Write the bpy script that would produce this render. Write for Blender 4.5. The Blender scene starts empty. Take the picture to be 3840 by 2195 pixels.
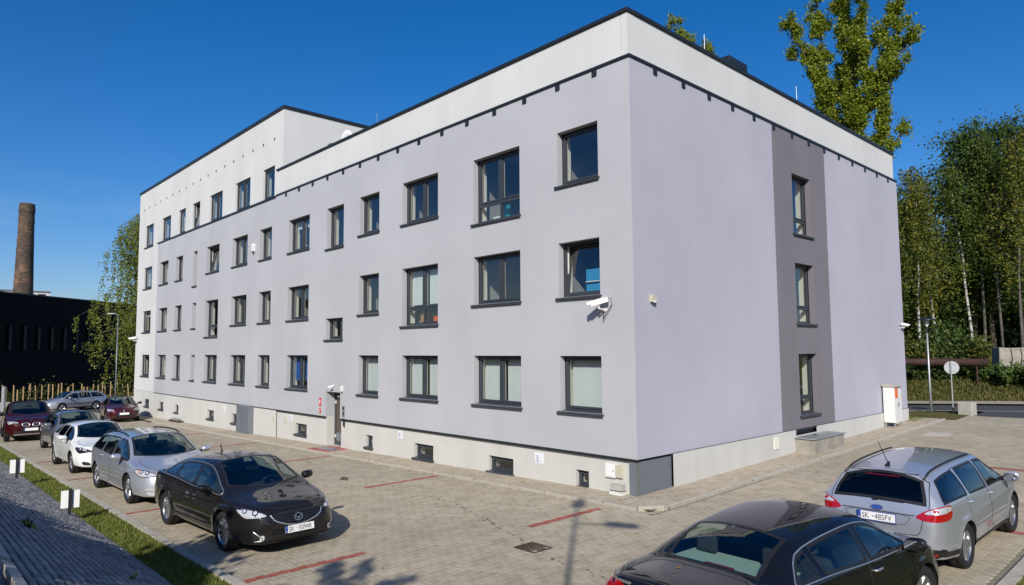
import bpy, bmesh, math, random
import numpy as np
from mathutils import Vector, Matrix
from mathutils.bvhtree import BVHTree

random.seed(7); rng = np.random.default_rng(7)
sc = bpy.context.scene
COL = sc.collection
U = 0.91            # metres per survey unit (the site was surveyed in units of 0.91 m)
R = math.radians

# ------------------------------------------------------------------ camera
cam_d = bpy.data.cameras.new('camera'); cam = bpy.data.objects.new('camera', cam_d); COL.objects.link(cam)
sc.camera = cam
def cam_basis(yaw, pitch, roll):
    cy, sy, cp, sp = math.cos(yaw), math.sin(yaw), math.cos(pitch), math.sin(pitch)
    f = Vector((-sy, cy, 0)); r = Vector((cy, sy, 0)); up = Vector((0, 0, 1))
    F = f*cp + up*sp; Up = up*cp - f*sp
    cr, sr = math.cos(roll), math.sin(roll)
    return r*cr + Up*sr, Up*cr - r*sr, F
cr_, cu_, cf_ = cam_basis(0.8199, 0.0758, -0.0074)
CAM = Vector((10.2565, -13.7454, 3.67))*U
cam.matrix_world = Matrix(((cr_.x, cu_.x, -cf_.x, CAM.x), (cr_.y, cu_.y, -cf_.y, CAM.y), (cr_.z, cu_.z, -cf_.z, CAM.z), (0, 0, 0, 1)))
cam_d.sensor_width = 36; cam_d.lens = 2535.0/3840*36; cam_d.shift_y = 20.6/3840
cam_d.clip_start = 0.1; cam_d.clip_end = 3000

# ------------------------------------------------------------------ sky and sun
SUN_EL = R(32.0); SUN_H = Vector((0.64, -0.768)).normalized()
sun_dir = Vector((SUN_H.x*math.cos(SUN_EL), SUN_H.y*math.cos(SUN_EL), math.sin(SUN_EL)))
w = bpy.data.worlds.new('World'); sc.world = w; w.use_nodes = True
nt = w.node_tree; nt.nodes.clear()
out = nt.nodes.new('ShaderNodeOutputWorld'); bg = nt.nodes.new('ShaderNodeBackground'); sky = nt.nodes.new('ShaderNodeTexSky')
sky.sky_type = 'NISHITA'; sky.sun_disc = False; sky.sun_elevation = SUN_EL; sky.sun_rotation = math.atan2(SUN_H.x, SUN_H.y)
sky.altitude = 300; sky.air_density = 1.0; sky.dust_density = 1.4; sky.ozone_density = 4.0
bg.inputs['Strength'].default_value = 0.097
hs = nt.nodes.new('ShaderNodeHueSaturation'); hs.inputs['Saturation'].default_value = 1.36; tint = nt.nodes.new('ShaderNodeMix'); tint.data_type = 'RGBA'; tint.blend_type = 'MULTIPLY'; tint.inputs[0].default_value = 1; tint.inputs[7].default_value = (1.0, .985, 1.13, 1)
nt.links.new(sky.outputs[0], hs.inputs['Color']); nt.links.new(hs.outputs[0], tint.inputs[6]); 
tc = nt.nodes.new('ShaderNodeTexCoord'); sx_ = nt.nodes.new('ShaderNodeSeparateXYZ'); nt.links.new(tc.outputs['Generated'], sx_.inputs[0])
mpc = nt.nodes.new('ShaderNodeMapping'); mpc.inputs['Scale'].default_value = (1.4, 1.4, 7.0); nt.links.new(tc.outputs['Generated'], mpc.inputs[0])
cn = nt.nodes.new('ShaderNodeTexNoise'); cn.inputs['Scale'].default_value = 2.3; cn.inputs['Detail'].default_value = 6; cn.inputs['Roughness'].default_value = .6; nt.links.new(mpc.outputs[0], cn.inputs['Vector'])
cr1 = nt.nodes.new('ShaderNodeMapRange'); cr1.inputs[1].default_value = .48; cr1.inputs[2].default_value = .78; cr1.inputs[4].default_value = .55; nt.links.new(cn.outputs['Fac'], cr1.inputs[0])
cr2 = nt.nodes.new('ShaderNodeMapRange'); cr2.inputs[1].default_value = .22; cr2.inputs[2].default_value = .10; nt.links.new(sx_.outputs['Z'], cr2.inputs[0])
cm = nt.nodes.new('ShaderNodeMath'); cm.operation = 'MULTIPLY'; nt.links.new(cr1.outputs[0], cm.inputs[0]); nt.links.new(cr2.outputs[0], cm.inputs[1])
cl = nt.nodes.new('ShaderNodeMix'); cl.data_type = 'RGBA'; cl.inputs[7].default_value = (5.2, 5.9, 7.0, 1); nt.links.new(cm.outputs[0], cl.inputs[0]); nt.links.new(tint.outputs[2], cl.inputs[6])   # thin haze streaks low in the sky
nt.links.new(cl.outputs[2], bg.inputs['Color']); nt.links.new(bg.outputs[0], out.inputs['Surface'])
sd = bpy.data.lights.new('sun', 'SUN'); sun = bpy.data.objects.new('sun', sd); COL.objects.link(sun)
sd.energy = 4.3; sd.angle = R(0.53); sd.color = (1.0, 0.945, 0.86)
sun.rotation_euler = sun_dir.to_track_quat('Z', 'Y').to_euler(); sun.location = (30, -40, 60)
vs = sc.view_settings; vs.view_transform = 'Standard'; vs.look = 'None'; vs.gamma = 1; vs.exposure = 0.15; vs.use_curve_mapping = False
sc.render.engine = 'CYCLES'
cy_ = sc.cycles; cy_.use_denoising = True; cy_.max_bounces = 8; cy_.diffuse_bounces = 3; cy_.glossy_bounces = 4
cy_.transparent_max_bounces = 16; cy_.transmission_bounces = 4; cy_.caustics_reflective = False; cy_.caustics_refractive = False

# ------------------------------------------------------------------ ground shape (survey units)
def gz(x, y):
    return (.02*max(x, -95.) if x < 0 else .012*min(x, 12)) + .018*min(max(y, 0.), 25.)
def smooth(a, b, t):
    t = min(1, max(0, (t-a)/(b-a))); return t*t*(3-2*t)
def emb(x, y):
    e = max(0.0, (-10.2-y)*.55)
    if x > 8.3: e = max(e, (x-8.3)*.42*smooth(9, 3, y))
    return min(e, 2.0)
def bank(x, y):
    d = y - (32.6 + .48*(x+1))
    return (smooth(0, 5, d)*1.5 + smooth(4, 16, d)*1.7)*smooth(-60, -30, x)
def hz(x, y): return gz(x, y) + emb(x, y) + bank(x, y)

# ------------------------------------------------------------------ material helpers
MATS = {}
def nodes_of(name):
    m = bpy.data.materials.new(name); m.use_nodes = True
    t = m.node_tree; t.nodes.clear()
    o = t.nodes.new('ShaderNodeOutputMaterial'); b = t.nodes.new('ShaderNodeBsdfPrincipled')
    t.links.new(b.outputs[0], o.inputs[0]); MATS[name] = m
    return m, t, b, o
def N(t, typ, **kw):
    n = t.nodes.new(typ)
    for k, v in kw.items():
        if k in n.inputs: n.inputs[k].default_value = v
        else: setattr(n, k, v)
    return n
def mixc(t, fac, a, b, mode='MIX'):
    n = t.nodes.new('ShaderNodeMix'); n.data_type = 'RGBA'; n.blend_type = mode
    for i, v in ((0, fac), (6, a), (7, b)):
        if hasattr(v, 'is_output'): t.links.new(v, n.inputs[i])
        else: n.inputs[i].default_value = v if i == 0 else (*v, 1) if len(v) == 3 else v
    return n.outputs[2]
def math_(t, op, a, b=None, clamp=False):
    n = t.nodes.new('ShaderNodeMath'); n.operation = op; n.use_clamp = clamp
    for i, v in enumerate((a, b)):
        if v is None: continue
        if hasattr(v, 'is_output'): t.links.new(v, n.inputs[i])
        else: n.inputs[i].default_value = v
    return n.outputs[0]
def ramp(t, fac, stops):
    n = t.nodes.new('ShaderNodeValToRGB'); t.links.new(fac, n.inputs[0]); e = n.color_ramp.elements
    while len(e) > 1: e.remove(e[-1])
    for i, (p, c) in enumerate(stops):
        x = e[0] if i == 0 else e.new(p)
        x.position = p; x.color = (*c, 1) if not isinstance(c, (int, float)) else (c, c, c, 1)
    return n.outputs[0]
def pos(t): return t.nodes.new('ShaderNodeNewGeometry').outputs['Position']
def noise(t, vec, scale, detail=4, rough=.55, stretch=None):
    if stretch:
        mp = t.nodes.new('ShaderNodeMapping'); t.links.new(vec, mp.inputs[0]); mp.inputs['Scale'].default_value = stretch; vec = mp.outputs[0]
    n = N(t, 'ShaderNodeTexNoise', Scale=scale, Detail=detail, Roughness=rough); t.links.new(vec, n.inputs['Vector'])
    return n.outputs['Fac']
def bump(t, b, h, strength, dist):
    n = N(t, 'ShaderNodeBump', Strength=strength, Distance=dist); t.links.new(h, n.inputs['Height']); t.links.new(n.outputs[0], b.inputs['Normal'])
def rnd(t):
    oi = t.nodes.new('ShaderNodeObjectInfo').outputs['Random']; ri = t.nodes.new('ShaderNodeNewGeometry').outputs['Random Per Island']
    return math_(t, 'FRACT', math_(t, 'ADD', oi, ri))

def simple(name, col, rough=.6, metal=0, coat=0, spec=.5, nscale=None, namp=.12):
    m, t, b, o = nodes_of(name)
    b.inputs['Roughness'].default_value = rough; b.inputs['Metallic'].default_value = metal
    b.inputs['Coat Weight'].default_value = coat; b.inputs['Specular IOR Level'].default_value = spec
    b.inputs['Coat Roughness'].default_value = .04
    if nscale:
        f = noise(t, pos(t), nscale, 5)
        c = ramp(t, f, [(.25, tuple(x*(1-namp) for x in col)), (.75, tuple(min(1, x*(1+namp)) for x in col))])
        t.links.new(c, b.inputs['Base Color'])
    else: b.inputs['Base Color'].default_value = (*col, 1)
    return m

def plaster(name, col, dirt=.10):
    m, t, b, o = nodes_of(name); p = pos(t)
    big = noise(t, p, .35, 3); streak = noise(t, p, 1.0, 4, .6, (.9, .9, .07)); fine = noise(t, p, 70, 2)
    c = mixc(t, 1, col, ramp(t, big, [(.28, .925), (.72, 1.04)]), 'MULTIPLY')
    c = mixc(t, 1, c, ramp(t, streak, [(.36, 1-dirt), (.55, 1.0)]), 'MULTIPLY')
    c = mixc(t, 1, c, ramp(t, fine, [(.3, .97), (.7, 1.02)]), 'MULTIPLY')
    t.links.new(c, b.inputs['Base Color']); b.inputs['Roughness'].default_value = .85; b.inputs['Specular IOR Level'].default_value = .25
    bump(t, b, fine, .18, .004)
    return m
plaster('lilac_plaster', (.452, .460, .482), .02)
plaster('lilac_gable', (.435, .432, .502), .02)
plaster('white_plaster', (.63, .635, .615), .04)
plaster('plinth_plaster', (.57, .567, .53), .06)
plaster('accent_plaster', (.195, .183, .205), .05)
simple('anthracite', (.040, .047, .058), .42, 0, 0, .5)
simple('flashing', (.022, .027, .031), .38, .2)
simple('panel_metal', (.20, .225, .26), .42, .35, nscale=3, namp=.06)
simple('roof_felt', (.05, .05, .05), .9, nscale=2)
simple('room', (.32, .31, .28), .9)
simple('cream', (.74, .72, .62), .8)
simple('blind_white', (.74, .77, .75), .85, nscale=4, namp=.04)
simple('blind_blue', (.02, .12, .42), .8)
simple('wood_light', (.45, .26, .09), .6, nscale=8, namp=.2)
simple('teal', (.02, .35, .36), .6); simple('binder_blue', (.05, .33, .62), .55)
simple('white_paint', (.80, .80, .78), .4); simple('white_plastic', (.72, .72, .69), .45)
simple('door_brown', (.085, .068, .052), .5); simple('beige_plastic', (.52, .49, .38), .5); simple('black_plastic', (.012, .012, .013), .5)
simple('dark_rubber', (.016, .016, .016), .8, nscale=20)
simple('paper', (.72, .74, .78), .7); simple('ink', (.05, .05, .06), .7); simple('ink_blue', (.02, .06, .30), .6)
simple('red_paint', (.60, .03, .03), .5); simple('orange_paint', (.85, .13, .01), .5)
simple('galvanised', (.42, .44, .45), .45, .6, nscale=6); simple('steel', (.55, .55, .56), .25, 1)
simple('concrete', (.42, .40, .355), .9, nscale=6, namp=.16); simple('kerb_concrete', (.385, .36, .30), .9, nscale=9, namp=.18)
simple('old_concrete', (.30, .28, .235), .95, nscale=2.2, namp=.35)
simple('black_cladding', (.0075, .0075, .0085), .75, spec=.15); simple('dark_glass', (.004, .005, .007), .12); simple('black_pane', (.003, .003, .004), .6, spec=.1); simple('sunlit_reveal', (.10, .10, .10), .8)
simple('rust', (.04, .017, .012), .8, nscale=3, namp=.4)
simple('stake_wood', (.40, .28, .14), .8, nscale=5, namp=.2)
simple('bed_soil', (.045, .038, .028), 1, nscale=2, namp=.4)
simple('asphalt', (.052, .052, .054), .9, nscale=3, namp=.18)
simple('chrome', (.72, .72, .71), .28, .85); simple('alloy', (.58, .58, .60), .26, .9)
simple('lens_clear', (.66, .67, .68), .2, .35, 1); simple('reflector', (.80, .80, .80), .3, .5)
simple('lens_red', (.36, .004, .006), .15, 0, 1); simple('lens_dark', (.03, .03, .035), .1, .3, 1); simple('lens_red_dark', (.10, .004, .005), .2, 0, 1); simple('lens_amber', (.75, .22, .02), .2, 0, 1)
simple('seat_fabric', (.035, .035, .038), .9); simple('headlining', (.40, .42, .38), .9); simple('shelf_fabric', (.46, .54, .50), .9)
simple('tyre', (.013, .013, .013), .85, nscale=30); simple('iron', (.075, .045, .035), .75, .4, nscale=15, namp=.3)
simple('bark', (.075, .06, .045), .95, nscale=7, namp=.35)
simple('sign_back', (.40, .42, .44), .5, .3)

def glass(name, tint, f0, rough=0.0):
    m, t, b, o = nodes_of(name); t.nodes.remove(b)
    tr = N(t, 'ShaderNodeBsdfTransparent'); tr.inputs[0].default_value = (*tint, 1)
    gl = N(t, 'ShaderNodeBsdfGlossy', Roughness=rough); gl.inputs[0].default_value = (1, 1, 1, 1)
    lw = N(t, 'ShaderNodeLayerWeight', Blend=.5)
    fac = math_(t, 'MULTIPLY_ADD', math_(t, 'POWER', lw.outputs['Facing'], 4.0), 1-f0, False); t.nodes[-1].inputs[2].default_value = f0
    mx = t.nodes.new('ShaderNodeMixShader'); t.links.new(fac, mx.inputs[0]); t.links.new(tr.outputs[0], mx.inputs[1]); t.links.new(gl.outputs[0], mx.inputs[2])
    t.links.new(mx.outputs[0], o.inputs[0])
    return m
glass('window_glass', (.83, .875, .865), .13)
glass('car_glass', (.62, .74, .69), .08)
simple('mirror', (.55, .57, .60), .04, 1)
glass('car_glass_dark', (.16, .19, .19), .05)

def paint(name, col, metal=.0, rough=.35, flake=0):
    m, t, b, o = nodes_of(name)
    b.inputs['Base Color'].default_value = (*col, 1); b.inputs['Metallic'].default_value = metal; b.inputs['Roughness'].default_value = rough
    b.inputs['Specular IOR Level'].default_value = .5 if max(col) > .1 else .12; b.inputs['Coat Weight'].default_value = 1; b.inputs['Coat Roughness'].default_value = .03; b.inputs['Coat IOR'].default_value = 1.5
    g = noise(t, pos(t), 1.3, 5, .7)          # thin road dust breaks the even gloss
    t.links.new(ramp(t, g, [(.4, rough), (.75, min(1, rough+.12))]), b.inputs['Roughness'])
    return m
paint('paint_black_brown', (.0095, .0078, .0076), 0, .5)
paint('paint_silver', (.52, .545, .60), .6, .30)
paint('paint_silver_blue', (.54, .57, .63), .62, .30)
paint('paint_white', (.74, .75, .74), 0, .35)
paint('paint_grey', (.25, .26, .29), .6, .32)
paint('paint_dark_red', (.040, .003, .005), .2, .4)
paint('paint_maroon', (.060, .008, .012), .35, .3)
paint('paint_black', (.0045, .0047, .006), 0, .5)
paint('paint_navy', (.008, .012, .03), .3, .3)

def paver_mat(name, c0, c1, c2, stainamp=.25):
    m, t, b, o = nodes_of(name); p = pos(t)
    c = ramp(t, rnd(t), [(0, c0), (.5, c1), (1, c2)])
    big = noise(t, p, .30, 5, .6); mid = noise(t, p, 2.2, 4); fine = noise(t, p, 90, 2)
    c = mixc(t, 1, c, ramp(t, big, [(.3, 1-stainamp), (.62, 1.05)]), 'MULTIPLY')
    c = mixc(t, 1, c, ramp(t, mid, [(.3, .90), (.7, 1.06)]), 'MULTIPLY')
    c = mixc(t, 1, c, ramp(t, fine, [(.3, .86), (.7, 1.10)]), 'MULTIPLY')
    t.links.new(c, b.inputs['Base Color']); b.inputs['Roughness'].default_value = .9; b.inputs['Specular IOR Level'].default_value = .3
    bump(t, b, fine, .25, .003)
    return m
LOT = ((.350, .304, .219), (.392, .342, .250), (.432, .380, .286))
paver_mat('lot_paver', *LOT, .14)
paver_mat('path_paver', (.36, .305, .22), (.405, .35, .26), (.44, .385, .30), .12)
paver_mat('red_paver', (.33, .085, .065), (.38, .105, .08), (.42, .14, .11), .15)
paver_mat('slope_block', (.20, .20, .20), (.25, .25, .245), (.31, .305, .295), .2)
simple('joint_sand', (.20, .178, .135), 1, nscale=5, namp=.25)

def far_paver(name):
    m, t, b, o = nodes_of(name); p = pos(t)
    mp = t.nodes.new('ShaderNodeMapping'); t.links.new(p, mp.inputs[0])
    br = N(t, 'ShaderNodeTexBrick', Scale=1.0); br.offset = .5
    br.inputs['Mortar Size'].default_value = .006; br.inputs['Brick Width'].default_value = .2; br.inputs['Row Height'].default_value = .165
    br.inputs['Mortar Smooth'].default_value = .3; br.inputs['Bias'].default_value = 0
    for k, v in (('Color1', LOT[0]), ('Color2', LOT[2]), ('Mortar', (.22, .195, .145))): br.inputs[k].default_value = (*v, 1)
    t.links.new(mp.outputs[0], br.inputs['Vector'])
    big = noise(t, p, .30, 5, .6); mid = noise(t, p, 2.2, 4)
    c = mixc(t, 1, br.outputs['Color'], ramp(t, big, [(.3, .86), (.62, 1.05)]), 'MULTIPLY')
    c = mixc(t, 1, c, ramp(t, mid, [(.3, .90), (.7, 1.06)]), 'MULTIPLY')
    t.links.new(c, b.inputs['Base Color']); b.inputs['Roughness'].default_value = .9; b.inputs['Specular IOR Level'].default_value = .3
    bump(t, b, br.outputs['Fac'], -.3, .004)
    return m
far_paver('lot_far')

def grass_ground(name, a, b_, c_):
    m, t, b, o = nodes_of(name); p = pos(t)
    f = noise(t, p, 1.1, 6, .65); g = noise(t, p, 14, 4, .6)
    c = ramp(t, f, [(.32, a), (.5, b_), (.68, c_)])
    c = mixc(t, 1, c, ramp(t, g, [(.3, .6), (.7, 1.3)]), 'MULTIPLY')
    t.links.new(c, b.inputs['Base Color']); b.inputs['Roughness'].default_value = 1; b.inputs['Specular IOR Level'].default_value = .1
    bump(t, b, g, .8, .05)
grass_ground('earth_grass', (.06, .075, .02), (.11, .10, .035), (.16, .125, .055))
grass_ground('verge_grass', (.06, .10, .018), (.13, .14, .035), (.24, .185, .085))

def leafmat(name, c0, c1, c2, trans=.35):
    m, t, b, o = nodes_of(name); t.nodes.remove(b)
    c = ramp(t, rnd(t), [(0, c0), (.55, c1), (1, c2)])
    d = N(t, 'ShaderNodeBsdfDiffuse'); tl = N(t, 'ShaderNodeBsdfTranslucent'); gl = N(t, 'ShaderNodeBsdfGlossy', Roughness=.6)
    t.links.new(c, d.inputs[0]); t.links.new(c, tl.inputs[0]); gl.inputs[0].default_value = (.9, .95, .8, 1)
    mx = t.nodes.new('ShaderNodeMixShader'); mx.inputs[0].default_value = trans; t.links.new(d.outputs[0], mx.inputs[1]); t.links.new(tl.outputs[0], mx.inputs[2])
    m2 = t.nodes.new('ShaderNodeMixShader'); m2.inputs[0].default_value = .02; t.links.new(mx.outputs[0], m2.inputs[1]); t.links.new(gl.outputs[0], m2.inputs[2])
    t.links.new(m2.outputs[0], o.inputs[0])
leafmat('leaf_poplar', (.105, .165, .012), (.21, .275, .018), (.36, .36, .03), .45)
leafmat('leaf_birch', (.036, .074, .011), (.078, .13, .018), (.15, .175, .028))
leafmat('leaf_weeping', (.14, .19, .03), (.23, .28, .045), (.32, .33, .06), .5)
leafmat('leaf_birch_autumn', (.05, .084, .012), (.11, .14, .019), (.26, .21, .022))
leafmat('leaf_dark', (.032, .068, .015), (.064, .115, .023), (.115, .155, .034))
leafmat('leaf_shaded', (.014, .030, .009), (.026, .048, .013), (.045, .07, .018), .2)
leafmat('leaf_shrub', (.040, .075, .010), (.085, .115, .018), (.17, .15, .03))
leafmat('leaf_bank', (.04, .062, .012), (.09, .10, .022), (.20, .155, .05), .3)
leafmat('leaf_grass', (.085, .15, .018), (.16, .21, .035), (.34, .27, .10), .35)
leafmat('leaf_dry', (.25, .14, .03), (.40, .24, .05), (.50, .33, .08), .2)

def birch_bark():
    m, t, b, o = nodes_of('birch_bark'); p = pos(t)
    f = noise(t, p, 2.2, 5, .7, (1, 1, 4.0)); 
    c = ramp(t, f, [(.40, (.03, .028, .025)), (.50, (.42, .41, .37)), (.75, (.66, .64, .58))])
    t.links.new(c, b.inputs['Base Color']); b.inputs['Roughness'].default_value = .8
birch_bark()
simple('bark_pale', (.10, .09, .075), .9, nscale=4, namp=.5)
def brick_mat():
    m, t, b, o = nodes_of('chimney_brick'); p = pos(t)
    f = noise(t, p, .42, 6, .75); g = noise(t, p, 2.4, 5, .75, (1, 1, 3.5))
    c = ramp(t, f, [(.32, (.040, .034, .028)), (.5, (.10, .072, .052)), (.66, (.27, .14, .085))])
    c = mixc(t, 1, c, ramp(t, g, [(.34, .38), (.66, 1.5)]), 'MULTIPLY')
    t.links.new(c, b.inputs['Base Color']); b.inputs['Roughness'].default_value = .95; bump(t, b, g, .6, .1)
brick_mat()

# ------------------------------------------------------------------ mesh helpers
class MB:
    def __init__(s, k=U): s.v = []; s.f = []; s.k = k
    def q(s, *pts):
        n = len(s.v); s.v += [tuple(p) for p in pts]; s.f.append(tuple(range(n, n+len(pts)))); return s
    def box(s, x0, x1, y0, y1, z0, z1):
        n = len(s.v)
        s.v += [(x0, y0, z0), (x1, y0, z0), (x1, y1, z0), (x0, y1, z0), (x0, y0, z1), (x1, y0, z1), (x1, y1, z1), (x0, y1, z1)]
        s.f += [tuple(n+i for i in f) for f in ((0, 3, 2, 1), (4, 5, 6, 7), (0, 1, 5, 4), (1, 2, 6, 5), (2, 3, 7, 6), (3, 0, 4, 7))]
        return s
    def boxP(s, P, a0, a1, d0, d1, z0, z1):
        n = len(s.v)
        s.v += [P(a, d, z) for z in (z0, z1) for a, d in ((a0, d0), (a1, d0), (a1, d1), (a0, d1))]
        s.f += [tuple(n+i for i in f) for f in ((0, 3, 2, 1), (4, 5, 6, 7), (0, 1, 5, 4), (1, 2, 6, 5), (2, 3, 7, 6), (3, 0, 4, 7))]
        return s
    def tube(s, pts, rads, n=8, cap=True):
        pts = [Vector(p) for p in pts]
        if not hasattr(rads, '__len__'): rads = [rads]*len(pts)
        base = len(s.v)
        for i, p in enumerate(pts):
            d = (pts[min(i+1, len(pts)-1)]-pts[max(i-1, 0)])
            d = d.normalized() if d.length > 1e-9 else Vector((0, 0, 1))
            a = d.cross(Vector((0, 0, 1)) if abs(d.z) < .95 else Vector((1, 0, 0))).normalized(); b = d.cross(a)
            for k in range(n):
                t = 2*math.pi*k/n; s.v.append(tuple(p + (a*math.cos(t)+b*math.sin(t))*rads[i]))
        for i in range(len(pts)-1):
            for k in range(n):
                s.f.append((base+i*n+k, base+i*n+(k+1) % n, base+(i+1)*n+(k+1) % n, base+(i+1)*n+k))
        if cap:
            s.f.append(tuple(base+k for k in range(n))[::-1]); s.f.append(tuple(base+(len(pts)-1)*n+k for k in range(n)))
        return s
    def lathe(s, c, prof, n=24, axis='z'):
        base = len(s.v); c = Vector(c)
        for r, h in prof:
            for k in range(n):
                t = 2*math.pi*k/n; x, y = r*math.cos(t), r*math.sin(t)
                s.v.append(tuple(c + (Vector((x, y, h)) if axis == 'z' else Vector((x, h, y)) if axis == 'y' else Vector((h, x, y)))))
        for i in range(len(prof)-1):
            for k in range(n):
                s.f.append((base+i*n+k, base+i*n+(k+1) % n, base+(i+1)*n+(k+1) % n, base+(i+1)*n+k))
        return s
    def prism(s, poly, z0, z1, F=lambda x, y, z: (x, y, z)):
        n = len(poly); b = len(s.v)
        s.v += [F(x, y, z0) for x, y in poly] + [F(x, y, z1) for x, y in poly]
        s.f.append(tuple(range(b, b+n))[::-1]); s.f.append(tuple(range(b+n, b+2*n)))
        for i in range(n): s.f.append((b+i, b+(i+1) % n, b+n+(i+1) % n, b+n+i))
        return s
    def mesh(s, name, smooth=False):
        me = bpy.data.meshes.new(name); k = s.k
        me.from_pydata([(a*k, b*k, c*k) for a, b, c in s.v], [], s.f)
        if smooth: me.polygons.foreach_set('use_smooth', [True]*len(me.polygons))
        me.update(); return me

def obj(name, mb, mat, parent=None, smooth=False, loc=None, bevel=0):
    me = mb if isinstance(mb, bpy.types.Mesh) else mb.mesh(name, smooth)
    if mat is not None and not me.materials: me.materials.append(MATS[mat])
    o = bpy.data.objects.new(name, me); COL.objects.link(o)
    if parent: o.parent = parent
    if loc is not None: o.location = [c*U for c in loc]
    if bevel:
        md = o.modifiers.new('bevel', 'BEVEL'); md.width = bevel; md.segments = 2; md.limit_method = 'ANGLE'
    return o
def tag(o, label=None, cat=None, group=None, kind=None):
    for k, v in (('label', label), ('category', cat), ('group', group), ('kind', kind)):
        if v: o[k] = v
    return o
def empty(name, loc=(0, 0, 0), rz=0, parent=None):
    o = bpy.data.objects.new(name, None); COL.objects.link(o); o.location = [c*U for c in loc]; o.rotation_euler.z = rz
    o.empty_display_size = .2
    if parent: o.parent = parent
    return o
def thing(name, label, cat, loc=(0, 0, 0), rz=0, group=None): return tag(empty(name, loc, rz), label, cat, group)
def copy_tree(o, parent=None):
    c = o.copy(); COL.objects.link(c)
    if parent: c.parent = parent
    for ch in list(o.children): copy_tree(ch, c)
    return c
def npmesh(name, V, F4):
    me = bpy.data.meshes.new(name); V = np.asarray(V, dtype=np.float32).reshape(-1, 3); F4 = np.asarray(F4, dtype=np.int32)
    k = F4.shape[1]
    me.vertices.add(len(V)); me.vertices.foreach_set('co', V.ravel()); me.loops.add(F4.size); me.loops.foreach_set('vertex_index', F4.ravel())
    me.polygons.add(len(F4)); me.polygons.foreach_set('loop_start', np.arange(len(F4), dtype=np.int32)*k)
    me.update(calc_edges=True); me.validate(); return me
# ------------------------------------------------------------------ ground sheets
def to_cam(x, y, z):
    d = Vector((x, y, z))*U - CAM
    return d.dot(cr_), d.dot(cu_), d.dot(cf_)
def in_view(x, y, z, m=.06):
    a, b, c = to_cam(x, y, z)
    return c > .3 and abs(a/c) < .7575+m and -(1097.5-20.6)/2535-m < b/c < (1097.5+20.6)/2535+m
def sheet(name, cells, dz, mat, f=gz, kind='structure', parent=None):
    mb = MB(); idx = {}
    def vi(x, y):
        k = (round(x, 4), round(y, 4))
        if k not in idx: idx[k] = len(mb.v); mb.v.append((x, y, f(x, y)+dz))
        return idx[k]
    for x0, x1, y0, y1 in cells: mb.f.append((vi(x0, y0), vi(x1, y0), vi(x1, y1), vi(x0, y1)))
    return tag(obj(name, mb, mat, parent, True), kind=kind)
def lines(a, b, step, *extra):
    n = max(1, round((b-a)/step)); L = [a+(b-a)*i/n for i in range(n+1)] + [e for e in extra if a < e < b]
    return sorted(set(round(x, 4) for x in L))
def cells_of(xs, ys): return [(xs[i], xs[i+1], ys[j], ys[j+1]) for i in range(len(xs)-1) for j in range(len(ys)-1)]

gx = [-1600, -700, -350, -200] + lines(-130, 60, 2.0, 0, 8.3, -95, 12, 1.2) + [90, 150, 300, 700, 1600]
gy = [-1600, -700, -300, -150] + lines(-80, 120, 2.0, 0, 25, -10.2, -13.84) + [170, 300, 700, 1600]
ground = sheet('ground', cells_of(gx, gy), -.12, 'earth_grass', hz)

# parking lot: pavers modelled near the photographer, a plain sheet beyond
lot_cells = cells_of(lines(-62, 1.15, 1.0, 0), lines(-9.32, -1.1, 1.0)) + cells_of(lines(1.15, 7.55, 1.0), lines(-9.32, 23.4, 1.0, -1.1, 0))
near, far_ = [], []
for c in lot_cells:
    mx, my = (c[0]+c[1])/2, (c[2]+c[3])/2
    d = math.hypot(mx-CAM.x/U, my-CAM.y/U)
    v = any(in_view(px, py, gz(px, py), .05) for px in c[:2] for py in c[2:])
    (near if d < 20.5 and v else far_).append(c)
lot = sheet('parking_lot', far_, -.004, 'lot_far')
sheet('joint_bed', near, -.011, 'joint_sand', parent=lot)
PL, PW = .2/U, .165/U
def paver_outline():
    d, h, l = .0125/U, PW/2-.0018, PL/2-.0018
    a, b = .06/U, .04/U
    top = [(l, h+d), (a, h+d), (b, h-d), (-b, h-d), (-a, h+d), (-l, h+d)]
    return [(-y, x) for x, y in top + [(-x, -y) for x, y in top]]
PO = paver_outline(); PI = [(x*(1-.07), y*(1-.055)) for x, y in PO]
def lot_line(x, y):                    # bays are marked by rows of red pavers
    for lx, y0, y1 in BAYS:
        pass
    return False
BAYS = [(-.85, -9.3, -7.1), (-6.52, -3.75, -1.2), (-8.0, -9.3, -7.1), (0.0, -3.75, -1.45), (-14.9, -9.3, -7.1), (-13.2, -3.75, -1.2)]
nearset = {(round(c[0], 3), round(c[2], 3)): c for c in near}
nb = np.array([(c[0], c[1], c[2], c[3]) for c in near])
pav = []
edge = sheet('edge_course', cells_of(lines(-30, 7.55, 1.0, 0), [-9.345, -9.2]) + cells_of(lines(-30, 1.15, 1.0, 0), [-1.25, -1.1]), -.0042, 'lot_far', parent=lot)
for j in range(int(-30/PW), int(7.7/PW)):
    x = j*PW + (PW/2)
    cols = nb[(nb[:, 0] <= x+.09) & (x-.09 < nb[:, 1])]
    if not len(cols): continue
    for i in range(int(-9.4/PL), int(9/PL)):
        y = i*PL + (PL/2 if j % 2 else 0)
        if ((cols[:, 2] <= y+.10) & (y-.10 < cols[:, 3])).any() and -9.30 < y < (23 if x > 1.2 else -1.12) and x < 7.5:
            dc = to_cam(x, y, gz(x, y)); pav.append((dc[2], x, y))
pav.sort()
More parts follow.
